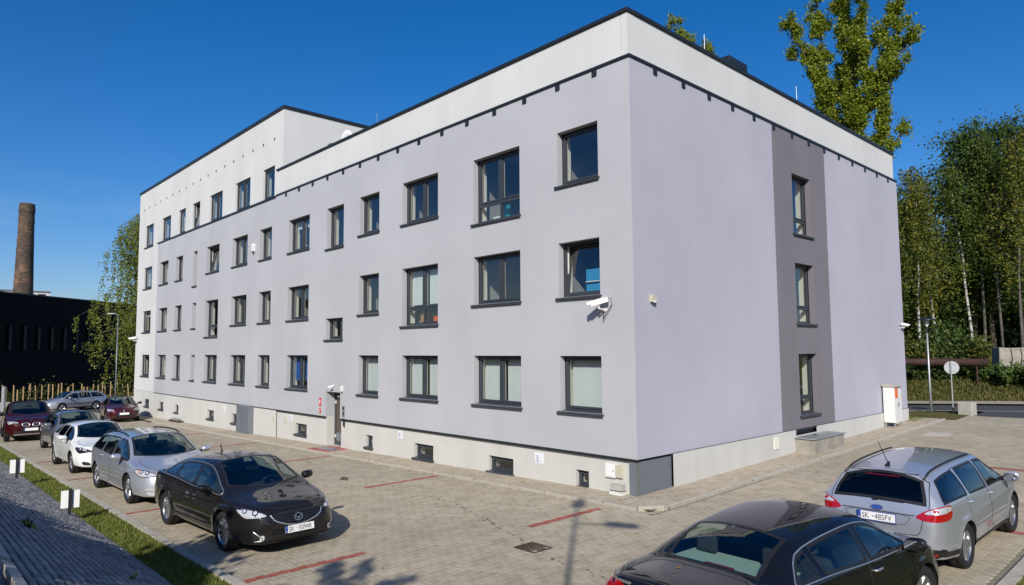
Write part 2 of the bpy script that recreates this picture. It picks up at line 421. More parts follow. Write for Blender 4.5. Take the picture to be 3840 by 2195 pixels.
def paver_geo(mb, x, y, r):
    b = len(mb.v); n = len(PO); tx, ty, tz = r.uniform(-.009, .009), r.uniform(-.009, .009), r.uniform(-.0015, .002)
    for P_, dz in ((PO, -.011), (PO, -.0045), (PI, 0)):
        for px, py in P_: mb.v.append((x+px, y+py, gz(x+px, y+py)+dz+tx*px+ty*py+tz))
    mb.f.append(tuple(b+2*n+k for k in range(n)))
    for L in (0, 1):
        for k in range(n): mb.f.append((b+L*n+k, b+L*n+(k+1) % n, b+(L+1)*n+(k+1) % n, b+(L+1)*n+k))
r_ = random.Random(3)
protos = []
for red in (0, 1):
    m_ = MB(); x0, y0 = 2.0, -6.0; paver_geo(m_, x0, y0, r_); z0 = gz(x0, y0)
    m_.v = [(a-x0, b-y0, c-z0) for a, b, c in m_.v]; me = m_.mesh('paver'); me.materials.append(MATS[('lot_paver', 'red_paver')[red]]); protos.append(me)
stuff = [MB(), MB()]
for i, (d, x, y) in enumerate(pav):
    red = 1 if lot_line(x, y) else 0
    if i < 300: obj('paver', protos[red], None, lot, loc=(x, y, gz(x, y)+r_.uniform(-.0015, .0015)))
    else: paver_geo(stuff[red], x, y, r_)
for red in (0, 1):
    if stuff[red].v: tag(obj('paver_field', stuff[red], ('lot_paver', 'red_paver')[red], lot), kind='stuff')
for lx, y0, y1 in BAYS + [(-20.5, -9.3, -7.1), (-19.9, -3.75, -1.2), (-26.5, -3.75, -1.2)]:
    ml = MB()
    ys = lines(y0, y1, PW)
    for a, b in zip(ys[:-1], ys[1:]):
        o_ = .011 if round(a/PW) % 2 else -.011
        ml.q(*[(lx+o_+dx, yy, gz(lx, yy)+.0045) for dx, yy in ((-.082, a+.004), (.082, a+.004), (.082, b-.004), (-.082, b-.004))])
    obj('bay_line', ml, 'red_paver', lot)
ml = MB()
for (a, b, y) in ((5.0, 7.5, 9.4), (6.2, 7.5, 2.2)):
    ml.q(*[(x, yy, gz(x, yy)+.004) for x, yy in ((a, y-PL/2), (b, y-PL/2), (b, y+PL/2), (a, y+PL/2))])
obj('bay_line', ml, 'red_paver', lot)
# kerbs of the lot
def kerb_run(parent, p0, p1, wd, h, base=-.12, n=None, gap=.012, f=gz, name='kerbstone'):
    p0, p1 = Vector(p0), Vector(p1); L = (p1-p0).length; n = n or max(1, round(L/1.1)); d = (p1-p0)/n; s = Vector((-d.y, d.x)).normalized()*wd
    for i in range(n):
        a = p0+d*i+d.normalized()*gap; b = p0+d*(i+1)-d.normalized()*gap; mb = MB(); j = random.uniform(-.006, .006)
        for zz, ins in ((base, 0), (h-.012, 0), (h, .012)):
            q = s.normalized()*ins; e = d.normalized()*ins*.6
            for pt in (a+q+e, b+q-e, b+s-q-e, a+s-q+e): mb.v.append((pt.x, pt.y, f(pt.x, pt.y)+zz+j))
        for k in (0, 1):
            for c in range(4): mb.f.append((k*4+c, k*4+(c+1) % 4, k*4+4+(c+1) % 4, k*4+4+c))
        mb.f.append((8, 9, 10, 11)); obj(name, mb, 'kerb_concrete', parent)
kerb = tag(empty('kerb'), kind='structure')
kerb_run(lot, (-31.5, -9.53), (7.5, -9.53), .15, .05)
obj('kerb_gap', MB().q(*[(x, y, gz(x, y)+.0047) for x, y in ((-31.5, -9.378), (0, -9.378), (0, -9.345), (-31.5, -9.345))]).q(*[(x, y, gz(x, y)+.0047) for x, y in ((0, -9.378), (7.5, -9.378), (7.5, -9.345), (0, -9.345))]), 'bed_soil', lot)
kerb_run(lot, (7.78, -9.4), (7.78, 13), .20, .05)
# verge with grass between the kerb and the slope
sheet('grass_verge', cells_of(lines(-60, 9, 1.0, 0), [-10.25, -9.9, -9.53]), -.01, 'verge_grass')
sheet('side_verge', cells_of([7.78, 9, 10.5], lines(-9.4, 14, 1.0, 0)), -.02, 'verge_grass', hz)
def grass(name, pts, hmin, hmax, mat='leaf_grass', wd=.007):
    P_ = np.array(pts); n = len(P_); a = rng.uniform(0, 2*np.pi, n); h = rng.uniform(hmin, hmax, n); ln = rng.uniform(.1, .6, n)*h; a2 = rng.uniform(0, 2*np.pi, n)
    s = np.stack([np.cos(a), np.sin(a), 0*a], 1)*wd*rng.uniform(.7, 1.6, n)[:, None]
    tip = P_ + np.stack([np.cos(a2)*ln, np.sin(a2)*ln, h], 1); mid = P_*.5+tip*.5+np.stack([0*a, 0*a, h*.12], 1)
    V = np.stack([P_-s, P_+s, mid+s*.8, tip, mid-s*.8], 1).reshape(-1, 3)*U
    F = np.arange(n*5).reshape(n, 5)
    return tag(obj(name, npmesh(name, V, F), mat), kind='stuff')
gp = []
patch = lambda x, y: .5+.5*math.sin(x*1.7+math.sin(y*5+x*.6)*1.3)*math.sin(x*.63+1.1)
while len(gp) < 52000:
    x = -32+38*random.random()**.75; y = random.uniform(-10.34, -9.5)
    if random.random() < .25+.75*patch(x, y): gp.append((x, y, gz(x, y)-.02))
grass('verge_grass', gp, .025, .10)
# paved slope
slope = sheet('slope_bed', cells_of(lines(-60, 8.3, 1.0, 0), lines(-14.0, -10.2, 1.0, -13.84)), -.035, 'bed_soil', hz)
slope.name = 'paved_slope'
sl = math.atan(.55); blocks = []
for j in range(34):
    s0 = .06+j*.122; y = -10.2-s0*math.cos(sl)
    for i in range(-150, 36):
        x = i*.244 + (.122 if j % 2 else 0)
        if in_view(x, y, hz(x, y), .02): blocks.append((to_cam(x, y, hz(x, y))[2], x, y))
blocks.sort()
def block_geo(mb, x, y, rel=False):
    b = len(mb.v); c, s = math.cos(sl), math.sin(sl); z = hz(x, y)+.02; tw = random.uniform(-.03, .03); tz = random.uniform(-.006, .006); lift = random.uniform(0, .012)
    o = (0, 0, 0) if rel else (x, y, z)
    for hh, ins in ((-.05, 0), (.012, 0), (.02, .012)):
        for a, e in ((-1, -1), (1, -1), (1, 1), (-1, 1)):
            u = a*(.106-ins); v = e*(.047-ins); u, v = u+v*tw, v-u*tw; hh2 = hh+lift+tz*(u/.1)
            mb.v.append((o[0]+u, o[1]-v*c+hh2*s, o[2]+v*s+hh2*c))
    for k in (0, 1):
        for q in range(4): mb.f.append((b+k*4+q, b+k*4+(q+1) % 4, b+k*4+4+(q+1) % 4, b+k*4+4+q))
    mb.f.append((b+8, b+9, b+10, b+11))
bm_ = []
for _ in range(6):
    m_ = MB(); block_geo(m_, 0, 0, True); me = m_.mesh('slope_block'); me.materials.append(MATS['slope_block']); bm_.append(me)
st = MB()
for i, (d, x, y) in enumerate(blocks):
    if i < 300: obj('slope_block', random.choice(bm_), None, slope, loc=(x, y, hz(x, y)+.02))
    else: block_geo(st, x, y)
if st.v: tag(obj('slope_blockwork', st, 'slope_block', slope), kind='stuff')
# concrete stair cheek with a notch at the top of the slope
t_ = thing('drain_channel', 'notched grey concrete drain channel at the foot of the frame on the paved slope', 'drain channel')
gxx, gyy = 1.75, -12.95
def GT(x, y, z): return (gxx+x, gyy+y, hz(gxx, gyy)+z - .55*y)
m_ = MB()
for x0, x1, y0, y1, z1 in ((-1.6, .9, -.30, -.20, .17), (-1.6, -.35, .2, .30, .17), (-.12, .9, .2, .30, .17), (-1.6, .9, -.2, .2, .02)):
    m_.boxP(lambda a, d, z: GT(a, d, z), x0, x1, y0, y1, -.15, z1)
obj('channel', m_, 'concrete', t_)

# pavement along the building
path = tag(empty('pavement'), kind='structure')
PZ = .05
pc = cells_of(lines(-46, 0, 1.0), [-1.0, -.45, .16]) + cells_of([-.1, .55, 1.08], lines(-1.0, 21.2, 1.0, 0))
pb = sheet('path_bed', pc, PZ-.010, 'joint_sand'); pb.parent = path
pp = MB(); pl_ = []
L_, W_ = .22, .11
for along in ('A', 'B'):
    n0, n1 = (-46, .0) if along == 'A' else (-1.0, 21.2)
    for j in range(int(1.15/W_)+1):
        for i in range(int((n1-n0)/L_)):
            s = n0+(i+(.5 if j % 2 else 0)+.5)*L_; c = -.95+j*W_ if along == 'A' else .02+j*W_
            x, y = (s, c) if along == 'A' else (c, s)
            if along == 'A' and (x > -.05 or y > .05 and not -15.9 < x < -14.7): continue
            if along == 'B' and x > 1.03: continue
            pl_.append((to_cam(x, y, 0)[2], x, y, along))
pl_.sort()
def path_geo(mb, x, y, al, lim=False):
    b = len(mb.v); hx, hy = (L_/2-.003, W_/2-.003) if al == 'A' else (W_/2-.003, L_/2-.003); j = random.uniform(-.0015, .002)
    for dz, ins in ((-.010, 0), (-.004, 0), (0, .006)):
        for a, e in ((-1, -1), (1, -1), (1, 1), (-1, 1)):
            px, py = x+a*(hx-ins), y+e*(hy-ins); mb.v.append((px, py, gz(px, py)+PZ+dz+j))
    for k in (0, 1):
        for q in range(4): mb.f.append((b+k*4+q, b+k*4+(q+1) % 4, b+k*4+4+(q+1) % 4, b+k*4+4+q))
    mb.f.append((b+8, b+9, b+10, b+11))
red_m = MB()
for i, (d, x, y, al) in enumerate(pl_):
    if al == 'A' and -15.75 < x < -14.0: path_geo(red_m, x, y, al)
    elif i < 260:
        m_ = MB(); path_geo(m_, x, y, al); obj('path_paver', m_, 'path_paver', path)
    else: path_geo(pp, x, y, al)
tag(obj('path_paving', pp, 'path_paver', path), kind='stuff')
tag(obj('red_paving', red_m, 'red_paver', path), kind='stuff')
kerb_run(path, (-36.5, -1.10), (.75, -1.10), .10, PZ+.012)
kerb_run(path, (1.18, -.55), (1.18, 21.0), .10, PZ+.03)
kerb_run(path, (.80, -1.10), (1.18, -.60), .10, PZ+.05, n=1)
obj('corner_fill', MB().q(*[(x, y, gz(x, y)-.003) for x, y in ((.70, -1.12), (1.22, -1.12), (1.22, -.5))]).q(*[(x, y, gz(x, y)+PZ-.009) for x, y in ((.5, -1.05), (.82, -1.05), (1.15, -.6), (1.08, -.3))]), 'lot_far', path)
# doormats and little things set in the pavement
t_ = thing('foot_grate', 'pale metal foot grate in the red paving before the door', 'grate'); m_ = MB()
for k in range(12): m_.box(-15.45+k*.055, -15.42+k*.055, -.62, -.27, gz(-15.2, -.4)+PZ, gz(-15.2, -.4)+PZ+.02)
m_.box(-15.48, -14.82, -.66, -.62, -.30, gz(-15.2, -.4)+PZ+.021).box(-15.48, -14.82, -.27, -.23, -.30, gz(-15.2, -.4)+PZ+.021); obj('bars', m_, 'galvanised', t_)
t_ = thing('door_mat', 'dark grey rubber mat in the red paving before the door', 'mat')
obj('mat', MB().box(-14.75, -14.15, -.68, -.25, gz(-14.5, -.4)+PZ-.01, gz(-14.5, -.4)+PZ+.014), 'panel_metal', t_, bevel=.004)
t_ = thing('drain_grate', 'rusty square iron drain grate set in the grey pavers', 'drain'); m_ = MB(); zg = gz(1.15, -4.7)
m_.box(.86, 1.42, -5.0, -4.95, zg-.01, zg+.006).box(.86, 1.42, -4.55, -4.5, zg-.01, zg+.006).box(.86, .91, -4.95, -4.55, zg-.01, zg+.006).box(1.37, 1.42, -4.95, -4.55, zg-.01, zg+.006)
obj('grate_frame', m_, 'iron', t_); m_ = MB()
for k in range(8): m_.box(.925+k*.056, .963+k*.056, -4.945, -4.555, zg-.01, zg+.003)
for k in range(3): m_.box(.92, 1.36, -4.87+k*.12, -4.84+k*.12, zg-.012, zg+.0)
obj('grate_bars', m_, 'iron', t_); obj('sump', MB().box(.9, 1.38, -4.96, -4.54, zg-.0108, zg-.0095), 'dark_rubber', t_)
t_ = thing('manhole_cover', 'square concrete manhole cover in the lane beside the gable', 'manhole'); zg = gz(2.2, 16)
obj('cover', MB().box(1.85, 2.6, 15.6, 16.45, zg-.02, zg+.012), 'concrete', t_, bevel=.01)
obj('cover_frame', MB().box(1.78, 1.84, 15.5, 16.55, zg-.02, zg+.008).box(2.61, 2.67, 15.5, 16.55, zg-.02, zg+.008).box(1.84, 2.61, 15.5, 15.59, zg-.02, zg+.008).box(1.84, 2.61, 16.46, 16.55, zg-.02, zg+.008), 'kerb_concrete', t_)
# fallen leaves
lv = MB()
for _ in range(170):
    if random.random() < .5: x, y, z = random.uniform(-14, .6), -1.1+random.gauss(0, .25), 0
    elif random.random() < .6: x, y, z = 1.15+random.gauss(0, .15), random.uniform(-1, 14), 0
    else: x, y, z = random.uniform(-12, 6), random.uniform(-8.5, -1), 0
    onp = (y > -1.0 and x < 1.08); z = gz(x, y)+(PZ+.012 if onp or abs(y+1.05) < .12 or abs(x-1.13) < .12 else .01)
    a = random.uniform(0, 6.3); s = random.uniform(.02, .045)
    lv.q(*[(x+s*math.cos(a+k*1.57)*(1 if k % 2 else .6), y+s*math.sin(a+k*1.57)*(1 if k % 2 else .6), z+random.uniform(0, .02)) for k in range(4)])
tag(obj('fallen_leaves', lv, 'leaf_dry'), kind='stuff')
# soil-filled joints: a dark broken line of dirt and moss across the pavers
ms = MB()
for (xa, ya, xb, yb, n, sz) in ((-3.0, -3.3, 1.9, -5.0, 26, .05), (1.9, -5.0, 4.2, -5.3, 16, .04), (-8.6, -3.2, -8.0, -3.5, 9, .12), (-5, -3.6, -3.4, -3.2, 5, .05), (-16, -3, -12, -2.6, 10, .07)):
    for k in range(n):
        t = random.random(); x = xa+(xb-xa)*t+random.gauss(0, .05); y = ya+(yb-ya)*t+random.gauss(0, .04); c = [(random.uniform(.5, 1)*sz*math.cos(q*1.05)*1.5, random.uniform(.5, 1)*sz*.5*math.sin(q*1.05)) for q in range(6)]
        ms.q(*[(x+a, y+b, gz(x, y)+.0035) for a, b in c])
tag(obj('moss_patches', ms, 'bed_soil'), kind='stuff')

# road, far pavement and verge beyond the gable
def strip(name, p, d, w0, w1, L0, L1, dz, mat, n=14):
    mb = MB(); d = Vector(d).normalized(); s = Vector((-d.y, d.x)); p = Vector(p)
    for i in range(n+1):
        for wv in (w0, w1):
            q = p+d*(L0+(L1-L0)*i/n)+s*wv; mb.v.append((q.x, q.y, gz(q.x, q.y)+dz))
    for i in range(n): mb.f.append((2*i, 2*i+2, 2*i+3, 2*i+1))
    return tag(obj(name, mb, mat), kind='structure')
RD = (.887, .46)
strip('road', (-.8, 25.1), RD, -.3, 3.9, -70, 60, -.01, 'asphalt', 60)
strip('far_footway', (-.8, 25.1), RD, 4.0, 6.3, -70, 60, .07, 'lot_far', 60)
strip('road_kerb', (-.8, 25.1), RD, 3.85, 4.02, -70, 60, .08, 'kerb_concrete', 60)
strip('road_edge_line', (-.8, 25.1), RD, -.12, 0, -40, 5, .0, 'white_paint', 40)
sheet('driveway', cells_of(lines(1.6, 7.8, 1), [23.35, 24.5, 25.6, 27.6]), -.014, 'asphalt')
sheet('corner_verge', cells_of([-8, -4, -1.2, 0, .9, 1.5], [21.3, 22.2, 23.3, 24.4]), .02, 'earth_grass')
sheet('gable_verge', cells_of([-6, -3, -.6, .45], [18.9, 20.0, 21.2]), .0, 'verge_grass')
gp = [(x, y, gz(x, y)) for x, y in ((random.uniform(-3, .4), random.uniform(19.4, 21.2)) for _ in range(5000))]
grass('gable_grass', gp, .03, .10, wd=.012)
gp = [(x, y, hz(x, y)-.02) for x, y in ((random.uniform(7.8, 8.9), random.uniform(-3.2, .6)) for _ in range(9000))]
grass('side_grass', gp, .03, .14)

# ------------------------------------------------------------------ the office building
B = thing('office_building', 'long lilac and white rendered office block with dark window frames', 'building')
PA = lambda a, d, z, y0=0.0: (a, y0+d, z)
def FA(y0): return lambda a, d, z: (a, y0+d, z)
def FB(x0): return lambda a, d, z: (x0-d, a, z)
def wall(name, F, a0, a1, z0, z1, holes, mat, rev=.2, parent=None):
    A = sorted({a0, a1, *[h[0] for h in holes], *[h[1] for h in holes]}); Z = sorted({z0, z1, *[h[2] for h in holes], *[h[3] for h in holes]})
    A = [a for a in A if a0 <= a <= a1]; Z = [z for z in Z if z0 <= z <= z1]; mb = MB()
    for i in range(len(A)-1):
        for j in range(len(Z)-1):
            ca, cz = (A[i]+A[i+1])/2, (Z[j]+Z[j+1])/2
            if any(h[0] < ca < h[1] and h[2] < cz < h[3] for h in holes): continue
            mb.q(F(A[i], 0, Z[j]), F(A[i+1], 0, Z[j]), F(A[i+1], 0, Z[j+1]), F(A[i], 0, Z[j+1]))
    for h in holes:
        b0, b1, c0, c1 = h[:4]; r = h[4] if len(h) > 4 else rev
        b0, b1, c0, c1 = max(b0, a0), min(b1, a1), max(c0, z0), min(c1, z1)
        mb.q(F(b0, 0, c0), F(b0, 0, c1), F(b0, r, c1), F(b0, r, c0)); mb.q(F(b1, 0, c0), F(b1, r, c0), F(b1, r, c1), F(b1, 0, c1))
        if c1 < z1 or True: mb.q(F(b0, 0, c1), F(b1, 0, c1), F(b1, r, c1), F(b0, r, c1)) if c1 == h[3] else None
        if c0 == h[2]: mb.q(F(b0, 0, c0), F(b0, r, c0), F(b1, r, c0), F(b1, 0, c0))
    return obj(name, mb, mat, parent or B)

WR = random.Random(11)
def window(F, a0, a1, z0, z1, dep=.22, double=False, transom=None, blind=None, tilt=False, slit=False, sillw=True, depth=2.6, flip=1, items=None):
    """frame mesh > panes, sill, blind, room"""
    fw = .072; d0, d1 = dep, dep+.07
    m = MB(); m.boxP(F, a0, a0+fw, d0, d1, z0, z1).boxP(F, a1-fw, a1, d0, d1, z0, z1).boxP(F, a0+fw, a1-fw, d0, d1, z1-fw, z1).boxP(F, a0+fw, a1-fw, d0, d1, z0, z0+fw*1.2)
    za = transom if transom else z0+fw*1.2
    cols = [(a0+fw, a1-fw)]
    if double:
        c = (a0+a1)/2; m.boxP(F, c-.035, c+.035, d0-.006, d1, z0+fw*1.2, z1-fw); cols = [(a0+fw, c-.035), (c+.035, a1-fw)]
    if transom: m.boxP(F, a0+fw, a1-fw, d0-.003, d1, transom-.06, transom+.04)
    panes = []; sw = .052 if (a1-a0) > .9 else .04
    for (b0, b1) in cols:
        zlo = transom+.04 if transom else za
        if not slit and not (tilt and (b0, b1) == cols[0]):
            m.boxP(F, b0, b0+sw, d0-.022, d1-.01, zlo, z1-fw).boxP(F, b1-sw, b1, d0-.022, d1-.01, zlo, z1-fw)
            m.boxP(F, b0+sw, b1-sw, d0-.022, d1-.01, z1-fw-sw, z1-fw).boxP(F, b0+sw, b1-sw, d0-.022, d1-.01, zlo, zlo+sw)
            panes.append((b0+sw, b1-sw, zlo+sw, z1-fw-sw))
        elif not tilt: panes.append((b0, b1, zlo, z1-fw))
        if transom: panes.append((b0+.02, b1-.02, z0+fw*1.2, transom-.06))
    wn = obj('window', m, 'anthracite', B)
    for p in panes:
        obj('pane', MB().q(F(p[0], d0+.03, p[2]), F(p[1], d0+.03, p[2]), F(p[1], d0+.03, p[3]), F(p[0], d0+.03, p[3])), 'window_glass', wn)
    if tilt:
        b0, b1 = cols[0]; zlo = transom+.04 if transom else za; h = z1-fw-zlo
        T = lambda a, d, z: F(a, d + (z-zlo)/h*.17, z)
        m = MB(); m.boxP(T, b0, b0+sw, d0, d1, zlo, z1-fw).boxP(T, b1-sw, b1, d0, d1, zlo, z1-fw).boxP(T, b0+sw, b1-sw, d0, d1, z1-fw-sw, z1-fw).boxP(T, b0+sw, b1-sw, d0, d1, zlo, zlo+sw)
        obj('open_sash', m, 'anthracite', wn)
        obj('pane', MB().q(T(b0+sw, d0+.03, zlo+sw), T(b1-sw, d0+.03, zlo+sw), T(b1-sw, d0+.03, z1-fw-sw), T(b0+sw, d0+.03, z1-fw-sw)), 'window_glass', wn)
    # metal sill with rounded nose
    m = MB(); e = .085
    prof = [(-.07, z0-.078), (-.055, z0-.086), (-.045, z0-.05), (dep+.01, z0+.0), (dep+.01, z0+.03), (-.05, z0-.012), (-.075, z0-.03)]
    for a in (a0-e, a1+.055): m.v += [F(a, d, z) for d, z in prof]
    n = len(prof)
    for k in range(n): m.f.append((k, (k+1) % n, n+(k+1) % n, n+k))
    m.f += [tuple(range(n))[::-1], tuple(range(n, 2*n))]
    obj('sill', m, 'anthracite', wn)
    # white inner frame, reveal and room
    g = MB(); D1 = d1+.26
    for b in (a0+.015, a1-.015): g.q(F(b, d1+.002, z0), F(b, D1, z0), F(b, D1, z1), F(b, d1+.002, z1))
    g.q(F(a0, d1, z1-.01), F(a1, d1, z1-.01), F(a1, D1, z1-.01), F(a0, D1, z1-.01)); g.q(F(a0, d1, z0+.02), F(a1, d1, z0+.02), F(a1, D1, z0+.02), F(a0, D1, z0+.02))
    for (b0, b1) in cols: g.boxP(F, b0, b0+.035, d1+.005, d1+.03, za, z1-fw)
    obj('inner_reveal', g, 'cream', wn)
    g = MB(); r0, r1, y0, y1, y2, y3 = a0-.35, a1+.35, D1, D1+depth, z0-.8, z1+.3
    if slit: r0, r1 = a0-.1, a1+.1
    g.q(F(r0, y1, y2), F(r1, y1, y2), F(r1, y1, y3), F(r0, y1, y3)); g.q(F(r0, y0, y2), F(r0, y1, y2), F(r0, y1, y3), F(r0, y0, y3)); g.q(F(r1, y0, y2), F(r1, y1, y2), F(r1, y1, y3), F(r1, y0, y3))
    g.q(F(r0, y0, y2), F(r1, y0, y2), F(r1, y1, y2), F(r0, y1, y2)); g.q(F(r0, y0, y3), F(r1, y0, y3), F(r1, y1, y3), F(r0, y1, y3))
    g.q(F(r0, y0, y2), F(a0, y0, y2), F(a0, y0, y3), F(r0, y0, y3)); g.q(F(a1, y0, y2), F(r1, y0, y2), F(r1, y0, y3), F(a1, y0, y3)); g.q(F(a0, y0, y2), F(a1, y0, y2), F(a1, y0, z0), F(a0, y0, z0)); g.q(F(a0, y0, z1), F(a1, y0, z1), F(a1, y0, y3), F(a0, y0, y3))
    obj('room', g, 'room', wn)
    if blind:
        mat, lo = blind; zb = z0+(z1-z0)*lo; g = MB()
        for (b0, b1) in cols:
            k = 5
            for i in range(k): g.q(F(b0+.05+(b1-b0-.1)*i/k, d1+.10+.004*(i % 2), zb), F(b0+.05+(b1-b0-.1)*(i+1)/k, d1+.10+.004*((i+1) % 2), zb), F(b0+.05+(b1-b0-.1)*(i+1)/k, d1+.10+.004*((i+1) % 2), z1-.02), F(b0+.05+(b1-b0-.1)*i/k, d1+.10+.004*(i % 2), z1-.02))
        obj('blind', g, mat, wn)
    if not slit and not blind and (a1-a0) > 1.2:
        h = MB()
        for (b0, b1) in cols[-1:]: h.boxP(F, b0+sw*.35, b0+sw*.75, d1-.01, d1+.02, (z0+z1)/2-.08, (z0+z1)/2+.08)
        obj('handle', h, 'white_plastic', wn)
    for it in items or ():
        nm, mt, (ia0, ia1, id0, id1, iz0, iz1) = it
        obj(nm, MB().boxP(F, a0+ia0, a0+ia1, d1+id0, d1+id1, z0+iz0, z0+iz1), mt, wn)
    return wn

Cx = {1: (-2.55, -1.08), 2: (-6.25, -4.10), 3: (-10.30, -8.15), 4: (-13.33, -11.88), 5: (-16.03, -14.60), 6: (-19.75, -17.64), 7: (-23.05, -21.63), 8: (-26.67, -24.61),
      9: (-30.64, -28.62), 10: (-32.95, -32.26), 11: (-36.27, -34.92), 12: (-39.73, -37.86), 13: (-43.97, -42.01)}
BW = 'blind_white'
ROWS = []          # (column, z0, z1, options)
for r, (zs, zh) in ((3, (8.24, 9.76)), (2, (5.09, 6.61)), (1, (1.98, 3.48))):
    for c in Cx:
        if c == 5: continue
        o = {}; z0 = zs
        if c in (2, 3, 6, 8, 9, 12, 13): o['double'] = c in (2, 3, 6, 8, 9)
        if (r, c) == (3, 2): z0 = 7.68; o['transom'] = 8.28
        if (r, c) == (2, 3): z0 = 4.54; o.update(transom=5.13, blind=(BW, .36), items=[('plant_pot', 'orange_paint', (1.35, 1.6, .12, .3, .14, .32)), ('potted_plant', 'leaf_shrub', (1.25, 1.7, .1, .3, .32, .62)), ('box_file', 'wood_light', (.6, .85, .1, .3, .13, .55))])
        if (r, c) == (2, 9): z0 = 4.53; o.update(transom=5.12, double=False)
        if (r, c) == (3, 10): z0 = 7.65
        if c == 10: o['slit'] = True
        if c in (11, 13) or c == 12: o['double'] = False
        if r == 1 and c in (1, 2, 3, 4): o['blind'] = (BW, .03)
        if (r, c) == (1, 6): o['blind'] = ('blind_blue', .22)
        if (r, c) == (2, 4): o['items'] = [('cupboard', 'wood_light', (.62, 1.5, .55, 1.2, -.2, .72))]
        if (r, c) == (2, 1): o.update(tilt=True, items=[('shelf', 'white_plastic', (.25, 1.1, .55, .95, .02, .06)), ('shelf', 'white_plastic', (.25, 1.1, .55, .95, .46, .49))] +
                                      [('binder', 'binder_blue', (.27+k*.09, .345+k*.09, .56, .8, .06, .40)) for k in range(9)] + [('binder', 'binder_blue', (.27+k*.09, .345+k*.09, .56, .8, .49, .83)) for k in range(8)])
        if (r, c) in ((2, 13), (1, 9), (3, 6)): o['blind'] = (BW, .72)
        if (r, c) == (3, 9): o.update(tilt=True, double=False)
        if (r, c) == (3, 2): o['items'] = [('screen', 'teal', (.62, 1.05, .3, .34, .14, .55)), ('printer', 'white_plastic', (.45, .8, .16, .4, .12, .22))]
        ROWS.append((r, c, z0, zh, o))
lil = [h for h in ()]; strip_h = []
for r, c, z0, z1, o in ROWS: (strip_h if c == 13 else lil).append((*Cx[c], z0, z1, .26 if o.get('slit') else .20))
extra5 = [(-16.03, -14.60, 8.00, 9.73), (-16.03, -14.60, 4.14, 5.02)]
lil += [(*e, .2) for e in extra5]
wall('front_wall', FA(0), -40.3, 0, .93, 11.2, lil + [(-15.95, -14.73, .5, 1.97, .42)], 'lilac_plaster')
wall('white_end_wall', FA(.12), -45.6, -40.3, .93, 11.15, strip_h, 'white_plaster', .10)
for r, c, z0, z1, o in ROWS:
    y0 = .12 if c == 13 else 0
    window(FA(y0), *Cx[c], z0, z1, dep=.22-y0, **o)
window(FA(0), *extra5[0]); window(FA(0), *extra5[1])
top = [(-23.07, -21.70, {}), (-26.73, -24.72, dict(double=True)), (-30.70, -28.68, dict(double=True)), (-33.72, -32.38, dict(tilt=True)), (-36.38, -35.05, {}), (-39.94, -38.02, {}), (-43.93, -41.97, {})]
TW = wall('tower_wall', FA(.12), -45.6, -20.75, 11.15, 15.5, [(a, b, 11.27, 12.84) for a, b, _ in top], 'white_plaster', .10)
for a, b, o in top: window(FA(.12), a, b, 11.27, 12.84, dep=.10, **o)
obj('tower_side_wall', MB().box(-20.95, -20.75, .125, 12.0, 11.9, 15.5), 'white_plaster', B)
obj('tower_roof', MB().box(-45.4, -20.96, .3, 12.0, 15.2, 15.3), 'roof_felt', B)
obj('tower_back_wall', MB().box(-45.6, -20.75, 12.0, 12.2, 11.15, 15.5), 'white_plaster', B)
# gable: lilac, dark strip, lilac
gh = [(9.17, 10.64, 7.62, 9.72, .20), (9.17, 10.64, 4.49, 6.58, .20), (9.17, 10.64, 1.36, 3.44, .20)]
wall('gable_wall', FB(0), 0, 7.78, .93, 11.2, [], 'lilac_gable'); wall('gable_wall', FB(0), 11.98, 19.95, .93, 11.2, [], 'lilac_gable')
wall('gable_strip', FB(0), 7.78, 11.98, .93, 11.2, gh, 'accent_plaster')
for h in gh: window(FB(0), *h[:4], transom=h[2]+.55)
# closed shell behind
obj('shell', MB().box(-45.6, -45.45, .125, 19.9, -1.4, 15.49).box(-45.45, -.01, 19.75, 19.95, -1.4, 11.2), 'white_plaster', B)
obj('main_roof', MB().box(-20.74, -.3, .3, 19.7, 11.75, 11.85).box(-45.4, -20.74, 12.2, 19.7, 11.75, 11.85), 'roof_felt', B)
# parapet, cornice and roof edges
obj('parapet', MB().box(-21.25, -.30, .06, .24, 11.2, 12.42).box(-.28, -.08, .06, 19.85, 11.2, 12.42).box(-20.7, -.28, 19.65, 19.85, 11.2, 12.42), 'white_plaster', B)
obj('cornice', MB().box(-21.2, .04, -.04, .10, 11.165, 11.24).box(-.12, .04, .10, 20.0, 11.165, 11.24), 'flashing', B, bevel=.008)
obj('roof_edge', MB().box(-21.3, -.03, .0, .28, 12.43, 12.52).box(-.32, -.02, .28, 19.92, 12.43, 12.52), 'flashing', B, bevel=.008)
obj('tower_roof_edge', MB().box(-45.68, -20.68, .05, .34, 15.47, 15.61).box(-20.98, -20.68, .34, 12.25, 15.47, 15.61), 'flashing', B, bevel=.008)
obj('ledge', MB().box(-40.36, -21.22, -.05, .115, 11.11, 11.20), 'flashing', B)
vm = MB().box(-.08, .08, -.028, .0, -.085, .085).mesh('vent'); vm.materials.append(MATS['flashing'])
vm2 = MB().box(-.0, .028, -.08, .08, -.085, .085).mesh('vent'); vm2.materials.append(MATS['flashing'])
vm3 = MB().box(-.055, .055, -.01, .0, -.065, .065).mesh('vent'); vm3.materials.append(MATS['flashing'])
for k in range(15): obj('vent', vm, None, B, loc=(-1.15-1.353*k, -.002, 11.07))
for k in range(14): obj('vent', vm2, None, B, loc=(.002, 1.13+1.361*k, 11.07))
for k in range(18): obj('vent', vm3, None, B, loc=(-21.8-1.331*k, .118, 14.18-.003*k))
